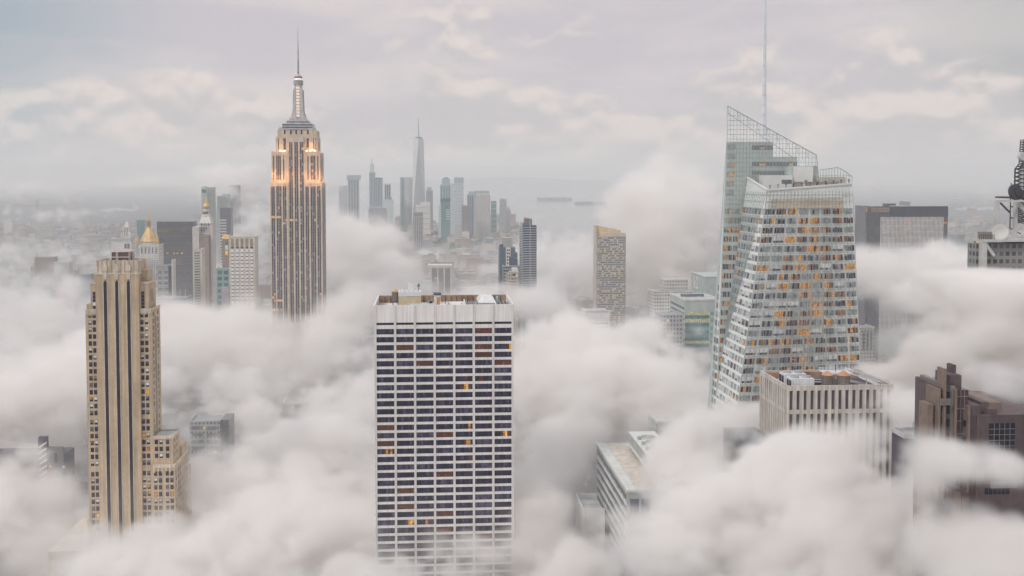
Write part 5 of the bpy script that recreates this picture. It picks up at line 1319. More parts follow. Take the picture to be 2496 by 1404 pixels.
    for (a, b, py) in ((2200,2219,543),(2222,2232,551),(2188,2222,559.5),(2145,2160,568),(2296,2304,543),(2272,2280,544)): B.part('lit_rooms', MB().quad(*front_quad(X(a), X(b), Z(py)-1.4, Z(py)+1.0, -.54)), OFFICE[LT])
    B.part('plant_room', MB().box(X(2167), X(2188), 10, 26, zt, Z(496.5)), FG_SMOKE); B.part('plant_room', MB().box(X(2208), X(2213), 10, 26, zt, Z(491.5)).box(X(2213)+.1, X(2223), 10, 26, zt, Z(492.5)), S_GREY)
    B.part('roof_edge', MB().box(X(2166), w+.4, -.6, .4, zt, zt+1.0), S_WHITE)
    B = tower('pale block with arched tall windows at the foot of the faceted tower', 2098, 2131, 800, 1150, 24, W_WHITE, 'arched_block', 'building', roof=S_WHITE)
    for i in range(3): B.part('window_column', MB().quad(*front_quad(2.5+i*4.2, 4.5+i*4.2, B.t-24, B.t-5, -.1)), G_GREY)
    # bottom left neighbours
    B = Bld('striped_dark_block', 'dark block with slanting white stripes left of the tan tower', 'building', 110, 760, 1065)
    X, Z = B.x, B.z; zt = Z(1062); w = X(156,1085)
    DARKB = plain('dark_purple_wall', (.05,.045,.065), var=.2)
    B.part('wall', MB().box(-40, w, 0, 22, 0, zt-14), DARKB)
    B.part('stripe_slab', MB().box(-3.5, 2.4, -4, -.1, 0, zt), DARKB)
    for i in range(9):
        z = zt-4-i*4.1; B.part('white_stripe', MB().poly([(-3.3,-4.1,z-4.2),(2.3,-4.1,z-.6),(2.3,-4.1,z+.7),(-3.3,-4.1,z-2.9)]), WHITE_PANEL)
    wb = B.part('arched_bay', MB().box(2.5, w, -3, -.1, 0, Z(1088)), plain('grey_bay',(.16,.155,.15)))
    for i in range(2): B.part('tall_window', MB().quad(*front_quad(3.2+i*3.4, 5.8+i*3.4, Z(1126), Z(1102), -3.1)), G_DARK2, wb)
    B.part('lit_window', MB().quad(*front_quad(3.2, 5.2, Z(1137), Z(1131), -3.1)), OFFICE[YL], wb); B.part('lit_window', MB().quad(*front_quad(12.5, 14.2, Z(1138), Z(1134), -3.1)), OFFICE[WH], wb)
    B = tower('dim grey block with irregular window bands right of the tan tower', 462, 536, 1030, 860, 26, W_GREY, 'dim_block', 'building', roof=S_GREY)
    B.part('flank', MB().box(B.w+.05, B.x(557,1030), 2, 26, 0, B.z(1026)), FG_SMOKE)
    rg = random.Random(4)
    for i in range(9):
        z = B.t-4-i*5.6
        B.part('window_band', MB().quad(*front_quad(2, B.w*.45, z-2, z+1, -.1)), FG_SMOKE); B.part('window_band', MB().quad(*front_quad(B.w*.55, B.w-1, z-2.6, z+.6, -.1)), FG_SLATE)
    B = tower('cluster block glimpsed deep between the clouds left of the white slab', 690, 745, 985, 1050, 30, W_GREY, 'glimpsed_block', 'building', roof=S_WHITE)
G_WARMDIM = glass('warm_dim', (.12,.09,.07), lit=(1,.6,.3), strength=.10, var=.2)
FG_TEALG = glass('teal_pale', (.20,.34,.33), rough=.15, var=.2); G_TLIT = glass('teal_lit', (.30,.34,.25), lit=(1,.72,.36), strength=.40, spots=.3)
WHITE_PANEL = plain('white_panel', (.72,.69,.69), rough=.6, var=.06); PALE_LINE = plain('pale_floor_line', (.42,.45,.50), rough=.4)
FG_NAVYB = plain('navy_band', (.05,.055,.08), rough=.4)
midtown()
# ------------------------------------------------------------------ downtown, the harbour and the low city
def quick(name, label, cat, px0, px1, py, D, dep, wall, group=None):
    B = Bld(name, label, cat, px0, D, py, group=group)
    B.w, B.t, B.d = B.x(px1, py), B.z(py), dep
    B.part('wall', MB().box(0, B.w, 0, dep, 0, B.t), wall)
    return B
def downtown():
    rng = random.Random(61)
    HZ_T = FG_TEAL; G1 = plain('downtown_grey_hazed', (.30,.38,.42), var=.1); G2 = plain('downtown_pale_hazed', (.47,.53,.55), var=.1)  # both lightened; distance haze and sky reflection are put into these colours
    def lines(B, n, mat, vert=True, z1=None):
        z1 = z1 or B.t-6
        for i in range(n):
            q = B.w*(i+.5)/n
            if vert: B.part('window_column', MB().quad(*front_quad(q-B.w/n*.28, q+B.w/n*.28, 8, z1, -.3)), mat)
            else:
                z = B.t*(i+.5)/n; B.part('floor_line', MB().quad(*front_quad(.5, B.w-.5, z-1.2, z+1.2, -.3)), mat)
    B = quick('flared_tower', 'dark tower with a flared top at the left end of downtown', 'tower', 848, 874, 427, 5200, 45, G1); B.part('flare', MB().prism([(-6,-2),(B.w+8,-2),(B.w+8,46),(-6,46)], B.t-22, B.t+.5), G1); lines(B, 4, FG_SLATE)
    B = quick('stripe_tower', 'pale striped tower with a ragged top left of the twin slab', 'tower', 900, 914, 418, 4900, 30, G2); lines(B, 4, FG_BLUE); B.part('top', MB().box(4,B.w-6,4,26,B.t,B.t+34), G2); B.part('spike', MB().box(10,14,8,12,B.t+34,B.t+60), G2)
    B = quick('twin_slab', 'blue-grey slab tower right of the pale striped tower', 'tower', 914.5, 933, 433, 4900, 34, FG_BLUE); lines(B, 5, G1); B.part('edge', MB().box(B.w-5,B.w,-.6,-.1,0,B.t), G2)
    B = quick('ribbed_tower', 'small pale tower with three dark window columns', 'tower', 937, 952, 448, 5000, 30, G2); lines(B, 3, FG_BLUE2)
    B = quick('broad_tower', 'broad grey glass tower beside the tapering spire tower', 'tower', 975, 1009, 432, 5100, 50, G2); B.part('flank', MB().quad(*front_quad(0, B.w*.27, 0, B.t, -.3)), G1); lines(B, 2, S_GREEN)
    # tapering tower with the spire
    B = Bld('spire_tower', 'tall tapering glass tower with a needle spire rising above downtown', 'skyscraper', 1003, 5000, 445)
    X, Z = B.x, B.z; w0 = X(1038,445); cx = w0/2; zt = Z(337); hb, ht = w0/2, w0/2*.71
    base = [(cx-hb,0),(cx+hb,0),(cx+hb,2*hb),(cx-hb,2*hb)]; cyy = hb
    top = [(cx,cyy-ht*1.0),(cx+ht,cyy),(cx,cyy+ht),(cx-ht,cyy)]
    m = MB(); z0 = 20
    for i in range(4):
        j = (i+1) % 4
        a, b = (*base[i],z0), (*base[j],z0); t0, t1 = (*top[i],zt), (*top[j],zt)
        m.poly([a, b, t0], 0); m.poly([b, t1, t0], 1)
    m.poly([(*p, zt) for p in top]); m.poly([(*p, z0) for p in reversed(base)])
    TGL = plain('spire_reflect_pale', (.60,.60,.60), rough=.2, var=.05); TGD = plain('spire_reflect_dark', (.31,.35,.37), rough=.15, var=.1)  # facets of one glass; bright sky reflection is put into both tones
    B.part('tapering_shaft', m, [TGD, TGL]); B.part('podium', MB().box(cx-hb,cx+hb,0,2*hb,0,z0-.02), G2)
    B.part('ring', MB().lathe([(11,zt),(17,zt+4),(17,zt+7),(8,zt+9)], cx, cyy, 16), G1); B.part('spire', MB().lathe([(3.6,zt+9),(2.6,zt+60),(1.0,Z(287))], cx, cyy, 8), G1)
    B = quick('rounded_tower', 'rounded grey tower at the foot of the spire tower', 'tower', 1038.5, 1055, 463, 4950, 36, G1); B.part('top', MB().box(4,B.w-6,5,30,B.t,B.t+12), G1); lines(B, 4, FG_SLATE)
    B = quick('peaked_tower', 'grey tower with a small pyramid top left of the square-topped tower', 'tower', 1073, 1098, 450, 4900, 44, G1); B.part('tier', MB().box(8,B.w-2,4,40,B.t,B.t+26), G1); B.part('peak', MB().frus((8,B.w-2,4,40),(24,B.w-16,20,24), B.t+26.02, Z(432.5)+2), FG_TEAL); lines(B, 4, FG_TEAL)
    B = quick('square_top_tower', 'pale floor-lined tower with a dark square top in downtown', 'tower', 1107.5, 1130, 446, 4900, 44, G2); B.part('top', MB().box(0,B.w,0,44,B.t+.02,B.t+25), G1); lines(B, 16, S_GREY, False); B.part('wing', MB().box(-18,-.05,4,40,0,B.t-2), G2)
    B = quick('teal_tower', 'dark teal glass tower in front of downtown', 'tower', 1075, 1097, 492, 4300, 40, FG_TEAL); B.part('top', MB().box(-2,B.w+2,-2,42,B.t+.02,B.t+14), FG_BLUE2); B.part('flank', MB().box(-10,-.05,3,36,0,B.t-14), G2)
    for i in range(5): B.part('lit_rooms', MB().quad(*front_quad(B.w*.55, B.w*.95, B.t-34-i*9, B.t-31-i*9, -.3)), OFFICE[WH])
    B.part('patch', MB().quad(*front_quad(B.w*.5,B.w*.8,B.t-26,B.t-18,-.3)), FG_BLUE2)
    B = quick('brown_slab', 'brown-grey slab tower in front of the white gridded tower', 'tower', 1126, 1150, 501, 4500, 40, plain('downtown_brown',(.22,.19,.20))); lines(B, 4, FG_SLATE)
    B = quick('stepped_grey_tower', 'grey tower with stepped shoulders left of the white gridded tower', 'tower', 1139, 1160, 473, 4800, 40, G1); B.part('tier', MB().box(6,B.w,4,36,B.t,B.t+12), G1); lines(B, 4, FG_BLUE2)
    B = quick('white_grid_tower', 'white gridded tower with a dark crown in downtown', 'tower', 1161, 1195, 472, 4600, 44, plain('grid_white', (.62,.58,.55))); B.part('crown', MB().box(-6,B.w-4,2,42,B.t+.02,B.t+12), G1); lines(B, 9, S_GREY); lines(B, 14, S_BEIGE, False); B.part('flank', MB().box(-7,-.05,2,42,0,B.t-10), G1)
    B = quick('teal_low_tower', 'small teal tower right of the white gridded tower', 'tower', 1197, 1210, 490, 4900, 34, FG_TEAL); lines(B, 7, G2, False)
    B = quick('pink_grey_tower', 'grey slab tower near the right end of downtown', 'tower', 1219, 1235, 486, 5000, 34, plain('pink_grey',(.33,.30,.30))); B.part('top', MB().box(2,B.w-8,4,30,B.t,B.t+5), G2); lines(B, 3, G1)
    B = quick('domed_tower', 'low tower with a small domed cap at the right end of downtown', 'tower', 1235.5, 1245, 512, 5000, 24, plain('dull_pink',(.34,.30,.31))); B.part('cap', MB().lathe([(6,B.t),(6,B.t+6),(3,B.t+14),(.5,B.t+18)], B.w/2, 12, 10), G1)
    B = quick('dark_grid_block', 'dark blue gridded block with a pale brown top in front of downtown', 'building', 1008, 1031, 523, 3700, 30, FG_BLUE2); lines(B, 5, S_GREY, True, B.t-2); lines(B, 9, S_GREY, False); B.part('top', MB().box(0,B.w,0,30,B.t+.02,B.t+8), S_BROWN)
    B = quick('white_terrace_block', 'broad white stepped block between the dark gridded block and the teal tower', 'building', 1013, 1049, 500, 4450, 40, plain('terrace_white',(.60,.58,.56))); lines(B, 7, S_GREY, False); B.part('tier', MB().box(20,B.w,4,36,B.t,B.t+13), S_WHITE)
    B = quick('ghost_tower', 'ghostly pale tower left of the flared tower, nearly lost in cloud', 'tower', 826, 846, 452, 4700, 30, G2); lines(B, 4, S_GREY)
    B = quick('brownish_block', 'pale block with arched rooftop frames in front of the ribbed tower', 'building', 934, 958, 487, 4700, 34, G2); B.part('roof_frame', MB().box(18,24,4,20,B.t,B.t+12).box(32,38,4,20,B.t,B.t+10), S_GREY)
    B = quick('dim_wide_block', 'wide dim grey block low in the mist left of downtown', 'building', 898, 942, 508, 4300, 40, W_GREY); B.part('top', MB().box(4,B.w-14,3,30,B.t,B.t+8), G1)
downtown()
def low_city():
    rng = random.Random(77)
    W = [W_CREAM, W_GREY, W_WHITE, W_BROWN, W_CREAM, windowed('pinkish_windows', (.42,.34,.31), (.10,.09,.10), 3.2, 3.8, .45, .5, lit=.02), W_BLUE]
    names = {id(W_CREAM):'cream'}
    spots = []
    def field(n, px0, px1, y0, y1, hmin, hmax, wmin, wmax, dist, key, label):
        k = 0; tries = 0
        while k < n and tries < n*40:
            tries += 1
            f = rng.random(); py = y0 + (y1-y0)*f
            D = 681200/(py-438.0); px = rng.uniform(px0, px1)
            w = rng.uniform(wmin, wmax); d = rng.uniform(14, 30); h = rng.uniform(hmin, hmax)
            if rng.random() < .12: h *= 1.7
            x = (px-CX)/FPX*D
            if any(abs(x-a) < (w+b)*.52+3 and abs(D-c) < 34 for a, c, b in spots): continue
            spots.append((x, D, w)); k += 1
            o = thing('low_building', label, 'building', (x, D, 0), GRID, key)
            m = rng.choice(W)
            MB().box(-w/2, w/2, 0, d, 0, h).build('wall', m, o)
            r = MB().box(-w/2-.3, w/2+.3, -.3, 0, h-1, h+.8)
            b0 = rng.uniform(-w/2+1, 0); r2 = MB().box(b0, b0+rng.uniform(4, w*.45), d*.3, d*.7, h, h+rng.uniform(2.5, 6)).build('roof_house', rng.choice((S_GREY, S_BROWN, S_WHITE)), o)
            r.build('cornice', rng.choice((S_WHITE, S_CREAM, S_BROWN)), o)
            if rng.random() < .25: MB().lathe([(1.8,h),(1.8,h+5),(.2,h+7)], w*.3, d*.6, 8).build('water_tank', S_BROWN, o)
    field(96, 905, 1262, 534, 700, 16, 52, 22, 62, 0, 'low buildings in front of downtown', 'low building among the roofs in front of the downtown towers')
    field(64, -20, 345, 500, 800, 14, 46, 22, 60, 0, 'low buildings at the hazy left edge', 'hazy low building among the roofs beyond the tan stepped tower')
    field(36, 2300, 2500, 478, 620, 14, 38, 30, 90, 0, 'low buildings across the river at the right', 'hazy low building on the far shore behind the mast tower')
    field(26, 400, 760, 500, 760, 14, 44, 22, 60, 0, 'low buildings round the campanile', 'low building in the haze between the campanile and the stone tower')
    field(24, 1250, 1480, 640, 800, 16, 50, 22, 50, 0, 'low buildings behind the white slab', 'low building in the mist between the blue towers and the apartment tower')
    B = tower('pale gridded block standing in the haze left of the tan tower', 132, 168, 641, 2200, 24, W_WHITE, 'gridded_house', 'building', roof=S_WHITE)
    B = tower('brownish block beside the pale gridded one in the haze', 84, 130, 628, 2500, 30, W_BROWN, 'brown_house', 'building', roof=S_GREY)
    B = tower('low pale block with small windows just left of the tan tower', 178, 222, 670, 1700, 24, W_BLUE, 'low_house', 'building', roof=S_GREY)
low_city()
def rooftops():
    """the countless low roofs between the towers, one carpet"""
    r = random.Random(91)
    m = MB()
    for i in range(5200):
        D = 700 + 5600*r.random()**.75; px = r.uniform(-60, 2560)
        if px > 1270 and D > 2400 and px < 1900: continue
        if 1385 < px < 1480 and D < 1400: continue
        x = (px-CX)/FPX*D; w, d, h = r.uniform(6, 16), r.uniform(6, 16), r.uniform(6, 20)
        if px < 600 and D > 2500: h *= .8
        c, s_ = math.cos(GRID), math.sin(GRID)
        m.prism([(x+a*c-b*s_, D+a*s_+b*c) for a, b in ((-w,-d),(w,-d),(w,d),(-w,d))], 0, h, r.randrange(5))
    o = m.build('rooftops', [W_GREY, W_BROWN, W_CREAM, S_GREY, S_BROWN]); tag(o, 'carpet of low roofs filling the streets between the towers', 'roofs', None, 'stuff')
rooftops()
def harbour():
    wm, t, b = new_mat('water')
    pos = t.n.new('ShaderNodeNewGeometry').outputs['Position']
    b.inputs['Base Color'].default_value = (.10,.12,.13,1); b.inputs['Roughness'].default_value = .12
    bp = t.n.new('ShaderNodeBump'); bp.inputs['Strength'].default_value = .07; bp.inputs['Distance'].default_value = 2.0
    t.l.new(t.noise(pos, .02, 4, .6), bp.inputs['Height']); t.l.new(bp.outputs[0], b.inputs['Normal'])
    pts = [(690,5600),(960,5750),(1250,5300),(1300,4300),(1420,3000),(1700,3000),(1790,5200),(1860,9000),(1900,15000),(1700,29500),(1040,29500),(800,24000),(700,12000)]
    w = MB().poly([((px-CX)/FPX*D, D, .6) for px, D in pts]).build('water', wm); tag(w, kind='structure')
    LAND = plain('shore_land', (.05,.085,.08), var=.5, scale=.01); HILL = plain('hill_green', (.07,.10,.11), var=.4, scale=.002)
    def ridge(name, D, pts, dep, mat):
        m = MB(); n = len(pts)
        P = [(((px-CX)/FPX*D), zat(py, D)) for px, py in pts]
        v = []
        for i in range(n-1):
            (x0, z0), (x1, z1) = P[i], P[i+1]
            m.quad((x0,D-dep,0),(x1,D-dep,0),(x1,D,z1),(x0,D,z0)).quad((x0,D,z0),(x1,D,z1),(x1,D+dep,0),(x0,D+dep,0))
        o = m.build(name, mat); tag(o, kind='structure'); return o
    def hump(pts, step=9, amp=.8, seed=3):
        r = random.Random(seed); out = []
        for (a, ya), (b, yb) in zip(pts, pts[1:]):
            n = max(1, int((b-a)/step))
            for i in range(n): out.append((a+(b-a)*i/n, ya+(yb-ya)*i/n + r.uniform(-amp, amp)*.5))
        return out + [pts[-1]]
    ridge('hills', 30000, hump([(860,460.5),(930,447),(1000,442),(1080,438),(1160,434),(1230,430),(1300,432),(1380,437),(1470,440),(1560,444),(1640,448),(1760,460)]), 2500, HILL)
    ridge('hills', 31000, hump([(-200,452),(-40,452),(40,450),(140,451),(260,454),(420,456),(560,455),(700,457),(880,459),(940,461)], seed=4), 2500, HILL)
    ridge('hills', 30500, hump([(1780,460),(1900,452),(2050,455),(2200,452),(2330,454),(2440,450),(2560,452),(2720,450)], seed=5), 2500, HILL)
    # islands
    def island(px0, px1, D, h, seed, name):
        r = random.Random(seed); x0, x1 = (px0-CX)/FPX*D, (px1-CX)/FPX*D
        n = 26; m = MB(); L_ = x1-x0; dep = L_*.35
        ring = [(x0+L_*.5+L_*.5*math.cos(a)*(1+r.uniform(-.06,.06)), D+dep*math.sin(a)) for a in [2*math.pi*i/n for i in range(n)]]
        m.prism(ring, .2, 4.0); o = m.build(name, LAND); tag(o, kind='structure')
        tr = MB()
        for i in range(240):
            a = r.uniform(0, 6.28); q = math.sqrt(r.random())*.9
            x, y = x0+L_*.5+L_*.5*q*math.cos(a), D+dep*q*math.sin(a); s = r.uniform(7, 15)
            hh = r.uniform(.5, 1)*h
            p = [(x+s*r.uniform(.7,1.2)*math.cos(k*1.047), y+s*math.sin(k*1.047)) for k in range(6)]
            tr.prism(p, 4.0, 4+hh*.7, 0, [(x+s*1.1*math.cos(k*1.047+.4), y+s*1.1*math.sin(k*1.047+.4)) for k in range(6)])
            tr.prism([(x+s*1.1*math.cos(k*1.047+.4), y+s*1.1*math.sin(k*1.047+.4)) for k in range(6)], 4+hh*.7+.02, 4+hh, 0, [(x+s*.45*math.cos(k*1.047), y+s*.45*math.sin(k*1.047)) for k in range(6)])
        w_ = tr.build('woods', plain('island_trees', (.035,.07,.06), var=.5, scale=.05) if 'island_trees' not in MATS else MATS['island_trees']); tag(w_, 'dark trees covering ' + ('the island with the statue' if h > 30 else 'the long low island'), 'trees', None, 'stuff')
    island(1306, 1398, 13400, 38, 5, 'island'); island(1398, 1496, 11400, 24, 6, 'island')
    # statue
    D = 13300; o = Bld('statue', 'tiny statue with a raised arm on a tall pedestal on the wooded island', 'statue', 1327, D, 485)
    COP = plain('statue_green', (.16,.26,.24)); 
    o.part('pedestal', MB().frus((-16,16,-16,16),(-10,10,-10,10), 4, 26).frus((-10,10,-10,10),(-8,8,-8,8), 26.02, 50), S_GREY)
    o.part('figure', MB().lathe([(7,50),(6.5,58),(5,72),(5.5,80),(2.2,84),(2.6,87),(2.2,91),(.6,93)], 0, 0, 10).bar((4,0,80),(7.5,0,95),2.6), COP); o.part('torch', MB().lathe([(1,95),(2.4,98),(.4,102)], 7.8, 0, 8), GOLD)
    # faint far shore lights and sheds, a bridge
    SH = plain('shed_white', (.62,.62,.60), var=.1)
    r = random.Random(9)
    for (px0, px1, py, n, g, lab) in ((2330,2440,512,16,'pale sheds along the far right shore','pale shed in the row along the far right shore'),(250,330,514,10,'pale sheds across the river at the left','pale shed in the row beyond the gilded pyramid'),(10,170,482,14,'pale blocks on the hazy left shore','pale block on the hazy shore at the upper left')):
        for i in range(n):
            px = px0+(px1-px0)*(i+r.uniform(-.3,.3))/n; D = 681200/(py+r.uniform(-2,2)-438)
            o = thing('shed', lab, 'shed', ((px-CX)/FPX*D, D, 0), GRID, g)
            w = r.uniform(12, 26); MB().box(-w,w,0,30,0,r.uniform(10,24)).build('wall', SH, o); MB().box(-w-.5,w+.5,-.5,0,10,11).build('cornice', S_GREY, o)
    o = thing('bridge', 'faint bridge with two towers on the hazy river at the left edge', 'bridge', ((40-CX)/FPX*9000, 9000, 0), R(70)); BRG = plain('bridge_steel', (.25,.29,.30))
    MB().box(-700,700,-10,10,40,46).build('deck', BRG, o)
    for sx in (-230, 230):
        p = MB().box(sx-6,sx+6,-12,-7,0,98).box(sx-6,sx+6,7,12,0,98).box(sx-6,sx+6,-6.9,6.9,88,97).box(sx-6,sx+6,-6.9,6.9,55,60); p.build('pier_tower', BRG, o)
    cb = MB()
    for s_ in (-9, 9):
        pts = [(-700,46),(-470,62),(-230,98),(-120,66),(0,52),(120,66),(230,98),(470,62),(700,46)]
        for (a, za), (b_, zb) in zip(pts, pts[1:]): cb.bar((a,s_,za),(b_,s_,zb),2.0)
    cb.build('cable', BRG, o)
    # trees in the square between the low roofs
    TRM = plain('park_leaves', (.045,.085,.075), var=.6, scale=.06); TRK = plain('tree_trunk', (.08,.06,.05))
    r = random.Random(12)
    crowns = []
    for q in range(4):
        m = MB()
        for i in range(150):
            a = r.uniform(0, 6.28); e = math.asin(r.uniform(-.6, 1)); rr = r.uniform(.55, 1.05)
            c = Vector((6.5*rr*math.cos(e)*math.cos(a), 6.5*rr*math.cos(e)*math.sin(a), 11+5.5*rr*math.sin(e)))
            u = Vector((r.uniform(-1,1), r.uniform(-1,1), r.uniform(-1,1))).normalized()*r.uniform(1.0,2.0); v = u.orthogonal().normalized()*r.uniform(1.0,1.8)
            m.quad(c-u-v, c+u-v, c+u+v, c-u+v)
        crowns.append(m.mesh('crown', TRM))
    tk = MB().lathe([(.6,0),(.35,8)], 0, 0, 6).bar((0,0,6),(2,1,10),.3).bar((0,0,6),(-2,-.5,10.5),.3).mesh('trunk', TRK)
    for (px0, px1, py0, py1, n) in ((1060,1118,596,606,34),(1026,1062,578,584,14),(1100,1122,604,616,10)):
        for i in range(n):
            D = 681200/(r.uniform(py0, py1)-438); px = r.uniform(px0, px1)
            o = thing('park_tree', 'leafy dark tree in the square among the low roofs before downtown', 'tree', ((px-CX)/FPX*D, D, 0), r.uniform(0,6), 'trees in the downtown square'); s = r.uniform(1.1, 1.8); o.scale = (s,s,s)
            put('crown', crowns[i % 4], o); put('trunk', tk, o)
    # cars on the avenue glimpsed beside the grey block
    body = plain('car_dark', (.04,.04,.05), rough=.3); yel = plain('car_yellow', (.55,.33,.04), rough=.4); wht = plain('car_white', (.6,.6,.6), rough=.4)
    TYRE = plain('tyre', (.02,.02,.02)); HEAD = glass('headlight', (.8,.8,.7), lit=(1,.82,.55), strength=6, var=.05); TAIL = glass('taillight', (.5,.05,.02), lit=(1,.15,.05), strength=4, var=.05)
    kinds = {'dark': body, 'yellow': yel, 'white': wht}
    ml = {}
    for k, mt in kinds.items():
        ml[k] = (MB().box(-.95,.95,-2.3,2.3,.35,.9).frus((-.9,.9,-1.4,1.7),(-.7,.7,-.8,1.2), .9, 1.5).mesh('body', mt))
    wh = MB(); hd = MB().box(-.25,.25,-.04,.04,-.12,.12).mesh('headlight', HEAD); tl = MB().box(-.25,.25,-.04,.04,-.12,.12).mesh('taillight', TAIL)
    wheel = MB().lathe([(.34,-.12),(.34,.12)], 0, 0, 12).mesh('wheel', TYRE)
    for i, (px, D, k) in enumerate(((1417,900,'dark'),(1424,880,'yellow'),(1430,905,'white'),(1420,935,'yellow'),(1431,945,'dark'),(1424,975,'white'),(1416,850,'dark'),(1437,925,'yellow'),(1428,1010,'dark'),(1440,960,'white'))):
        o = thing('car', 'small %s car with lit lamps on the avenue beside the grey fan roof block' % k, 'car', ((px-CX)/FPX*D, D, 0), GRID + (0 if i % 2 else math.pi), '%s cars on the avenue' % k)
        put('body', ml[k], o)
        for sx in (-.85,.85):
            for sy in (-1.4,1.45): w_ = put('wheel', wheel, o, (sx,sy,.34)); w_.rotation_euler = (0,R(90),0)
        for sx in (-.65,.65): put('headlight', hd, o, (sx,-2.33,.7)); put('taillight', tl, o, (sx,2.33,.7))
    road = MB().quad((x_ := (1395-CX)/FPX*700, 700, .02), ((1470-CX)/FPX*700, 700, .02), ((1455-CX)/FPX*1300, 1300, .02), ((1400-CX)/FPX*1300, 1300, .02)).build('road', plain('asphalt', (.05,.05,.055), var=.2, scale=.3)); tag(road, kind='structure')
harbour()
# ------------------------------------------------------------------ world and sun
SUN_EL, SUN_ROT = 42.0, 226.0
w = bpy.data.worlds.new('World'); bpy.context.scene.world = w
w.use_nodes = True
t = NT(w); bg = t.n['Background']
bg.inputs[1].default_value = 0.10
sky = t.n.new('ShaderNodeTexSky'); sky.sky_type = 'NISHITA'; sky.sun_disc = False
sky.sun_elevation = R(SUN_EL); sky.sun_rotation = R(SUN_ROT); sky.altitude = 260; sky.air_density = 1.0; sky.dust_density = 4.0
dirv = t.n.new('ShaderNodeTexCoord').outputs['Generated']
dx, dy, dz = t.sep(dirv)
az = t.math('ARCTAN2', dx, dy)
el = t.math('ARCSINE', dz)
def band(kx, ky, ox=0.0):
    return t.comb(t.math('MULTIPLY_ADD', az, kx, ox), t.math('MULTIPLY', el, ky), ox)
def fb(vec, scale, detail, rough, dist=0.0):
    n = t.n.new('ShaderNodeTexNoise'); t.l.new(vec, n.inputs['Vector']); n.inputs['Scale'].default_value = scale
    n.inputs['Detail'].default_value = detail; n.inputs['Roughness'].default_value = rough; n.inputs['Distortion'].default_value = dist
    return n.outputs['Fac']
# low cumulus bank: puffed outline, lit from above
def puffs(lift, seed=3.1):
    v = t.comb(t.math('MULTIPLY_ADD', az, 1.0, seed), t.math('MULTIPLY_ADD', el, 1.5, lift), seed)
    a = fb(v, 7.0, 2, .5)
    b = t.math('ABSOLUTE', t.math('SUBTRACT', fb(v, 15.0, 5, .5), .5))
    return t.math('MULTIPLY_ADD', b, -.75, a)
fall = t.ss(el, .02, .115, .30, -.10)
p0 = t.math('ADD', puffs(0.0), fall)
p1 = t.math('ADD', puffs(.016), fall)
bank = t.ss(p0, .415, .55)
rim = t.ss(t.math('SUBTRACT', p0, p1), -.055, .085)
# thin high sheets
sheet = t.ss(fb(band(1.4, 6.5, 8.0), 3.0, 5, .55, .3), .40, .66)
side = t.ss(az, -.47, -.27)                      # the sky clears a little towards the east
side2 = t.ss(az, .30, .44)
open_c = t.mix(side, (3.2, 3.9, 4.5), (5.3, 5.0, 5.35))
open_c = t.mix(side2, open_c, (4.2, 4.25, 4.4))
open_c = t.mix(t.math('MULTIPLY', t.ss(el, .05, .5), .10), open_c, sky.outputs[0])
sheet_c = t.mix(side2, t.mix(side, (4.3, 4.6, 4.9), (6.3, 5.8, 5.85)), (5.2, 5.0, 5.0))
col = t.mix(sheet, open_c, sheet_c)
bank_c = t.mix(rim, (5.2, 5.0, 5.1), (7.1, 6.4, 6.05))
bank_c = t.mix(t.ss(az, -.46, -.36), t.mix(rim, (4.1, 4.6, 4.9), (6.6, 6.2, 5.9)), bank_c)
col = t.mix(t.math('MULTIPLY', bank, .95), col, bank_c)
col = t.mix(t.math('MULTIPLY', t.ss(el, .05, -.01), .7), col, (7.0, 6.45, 6.3))   # the misty foot of the sky
zen = t.ss(el, .17, 1.2, 1.0, 2.1)               # an overcast sky is brightest overhead
vm = t.n.new('ShaderNodeVectorMath'); vm.operation = 'SCALE'; t.l.new(col, vm.inputs[0]); t.l.new(zen, vm.inputs['Scale'])
t.l.new(vm.outputs[0], bg.inputs[0])
sd = bpy.data.lights.new('sun', 'SUN'); sd.energy = 1.5; sd.angle = R(10); sd.color = (1.0, .91, .84)
so = bpy.data.objects.new('sun', sd); C.objects.link(so)
sdir = Vector((math.sin(R(SUN_ROT))*math.cos(R(SUN_EL)), math.cos(R(SUN_ROT))*math.cos(R(SUN_EL)), math.sin(R(SUN_EL))))
so.rotation_euler = sdir.to_track_quat('Z', 'Y').to_euler()
sc = bpy.context.scene
sc.render.engine = 'CYCLES'
sc.view_settings.view_transform = 'Standard'; sc.view_settings.look = 'None'; sc.view_settings.gamma = 1; sc.view_settings.exposure = 0.15
sc.cycles.volume_bounces = 10
sc.cycles.volume_step_rate = 2.0
sc.cycles.max_bounces = 12
sc.cycles.transparent_max_bounces = 12
sc.cycles.use_adaptive_sampling = True; sc.cycles.adaptive_threshold = 0.02
# ------------------------------------------------------------------ the air
m = bpy.data.materials.new('haze'); m.use_nodes = True; MATS['haze'] = m
t = NT(m); t.n.remove(t.n['Principled BSDF'])
pv = t.n.new('ShaderNodeVolumePrincipled'); pv.inputs['Color'].default_value = (.998,.992,.985,1); pv.inputs['Density'].default_value = 9.2e-5
t.l.new(pv.outputs[0], t.n['Material Output'].inputs['Volume'])
o = MB().box(-46000, 46000, -3000, 46000, -8, 570).build('haze', m); tag(o, 'pale haze lying over the whole city', 'haze', None, 'stuff')
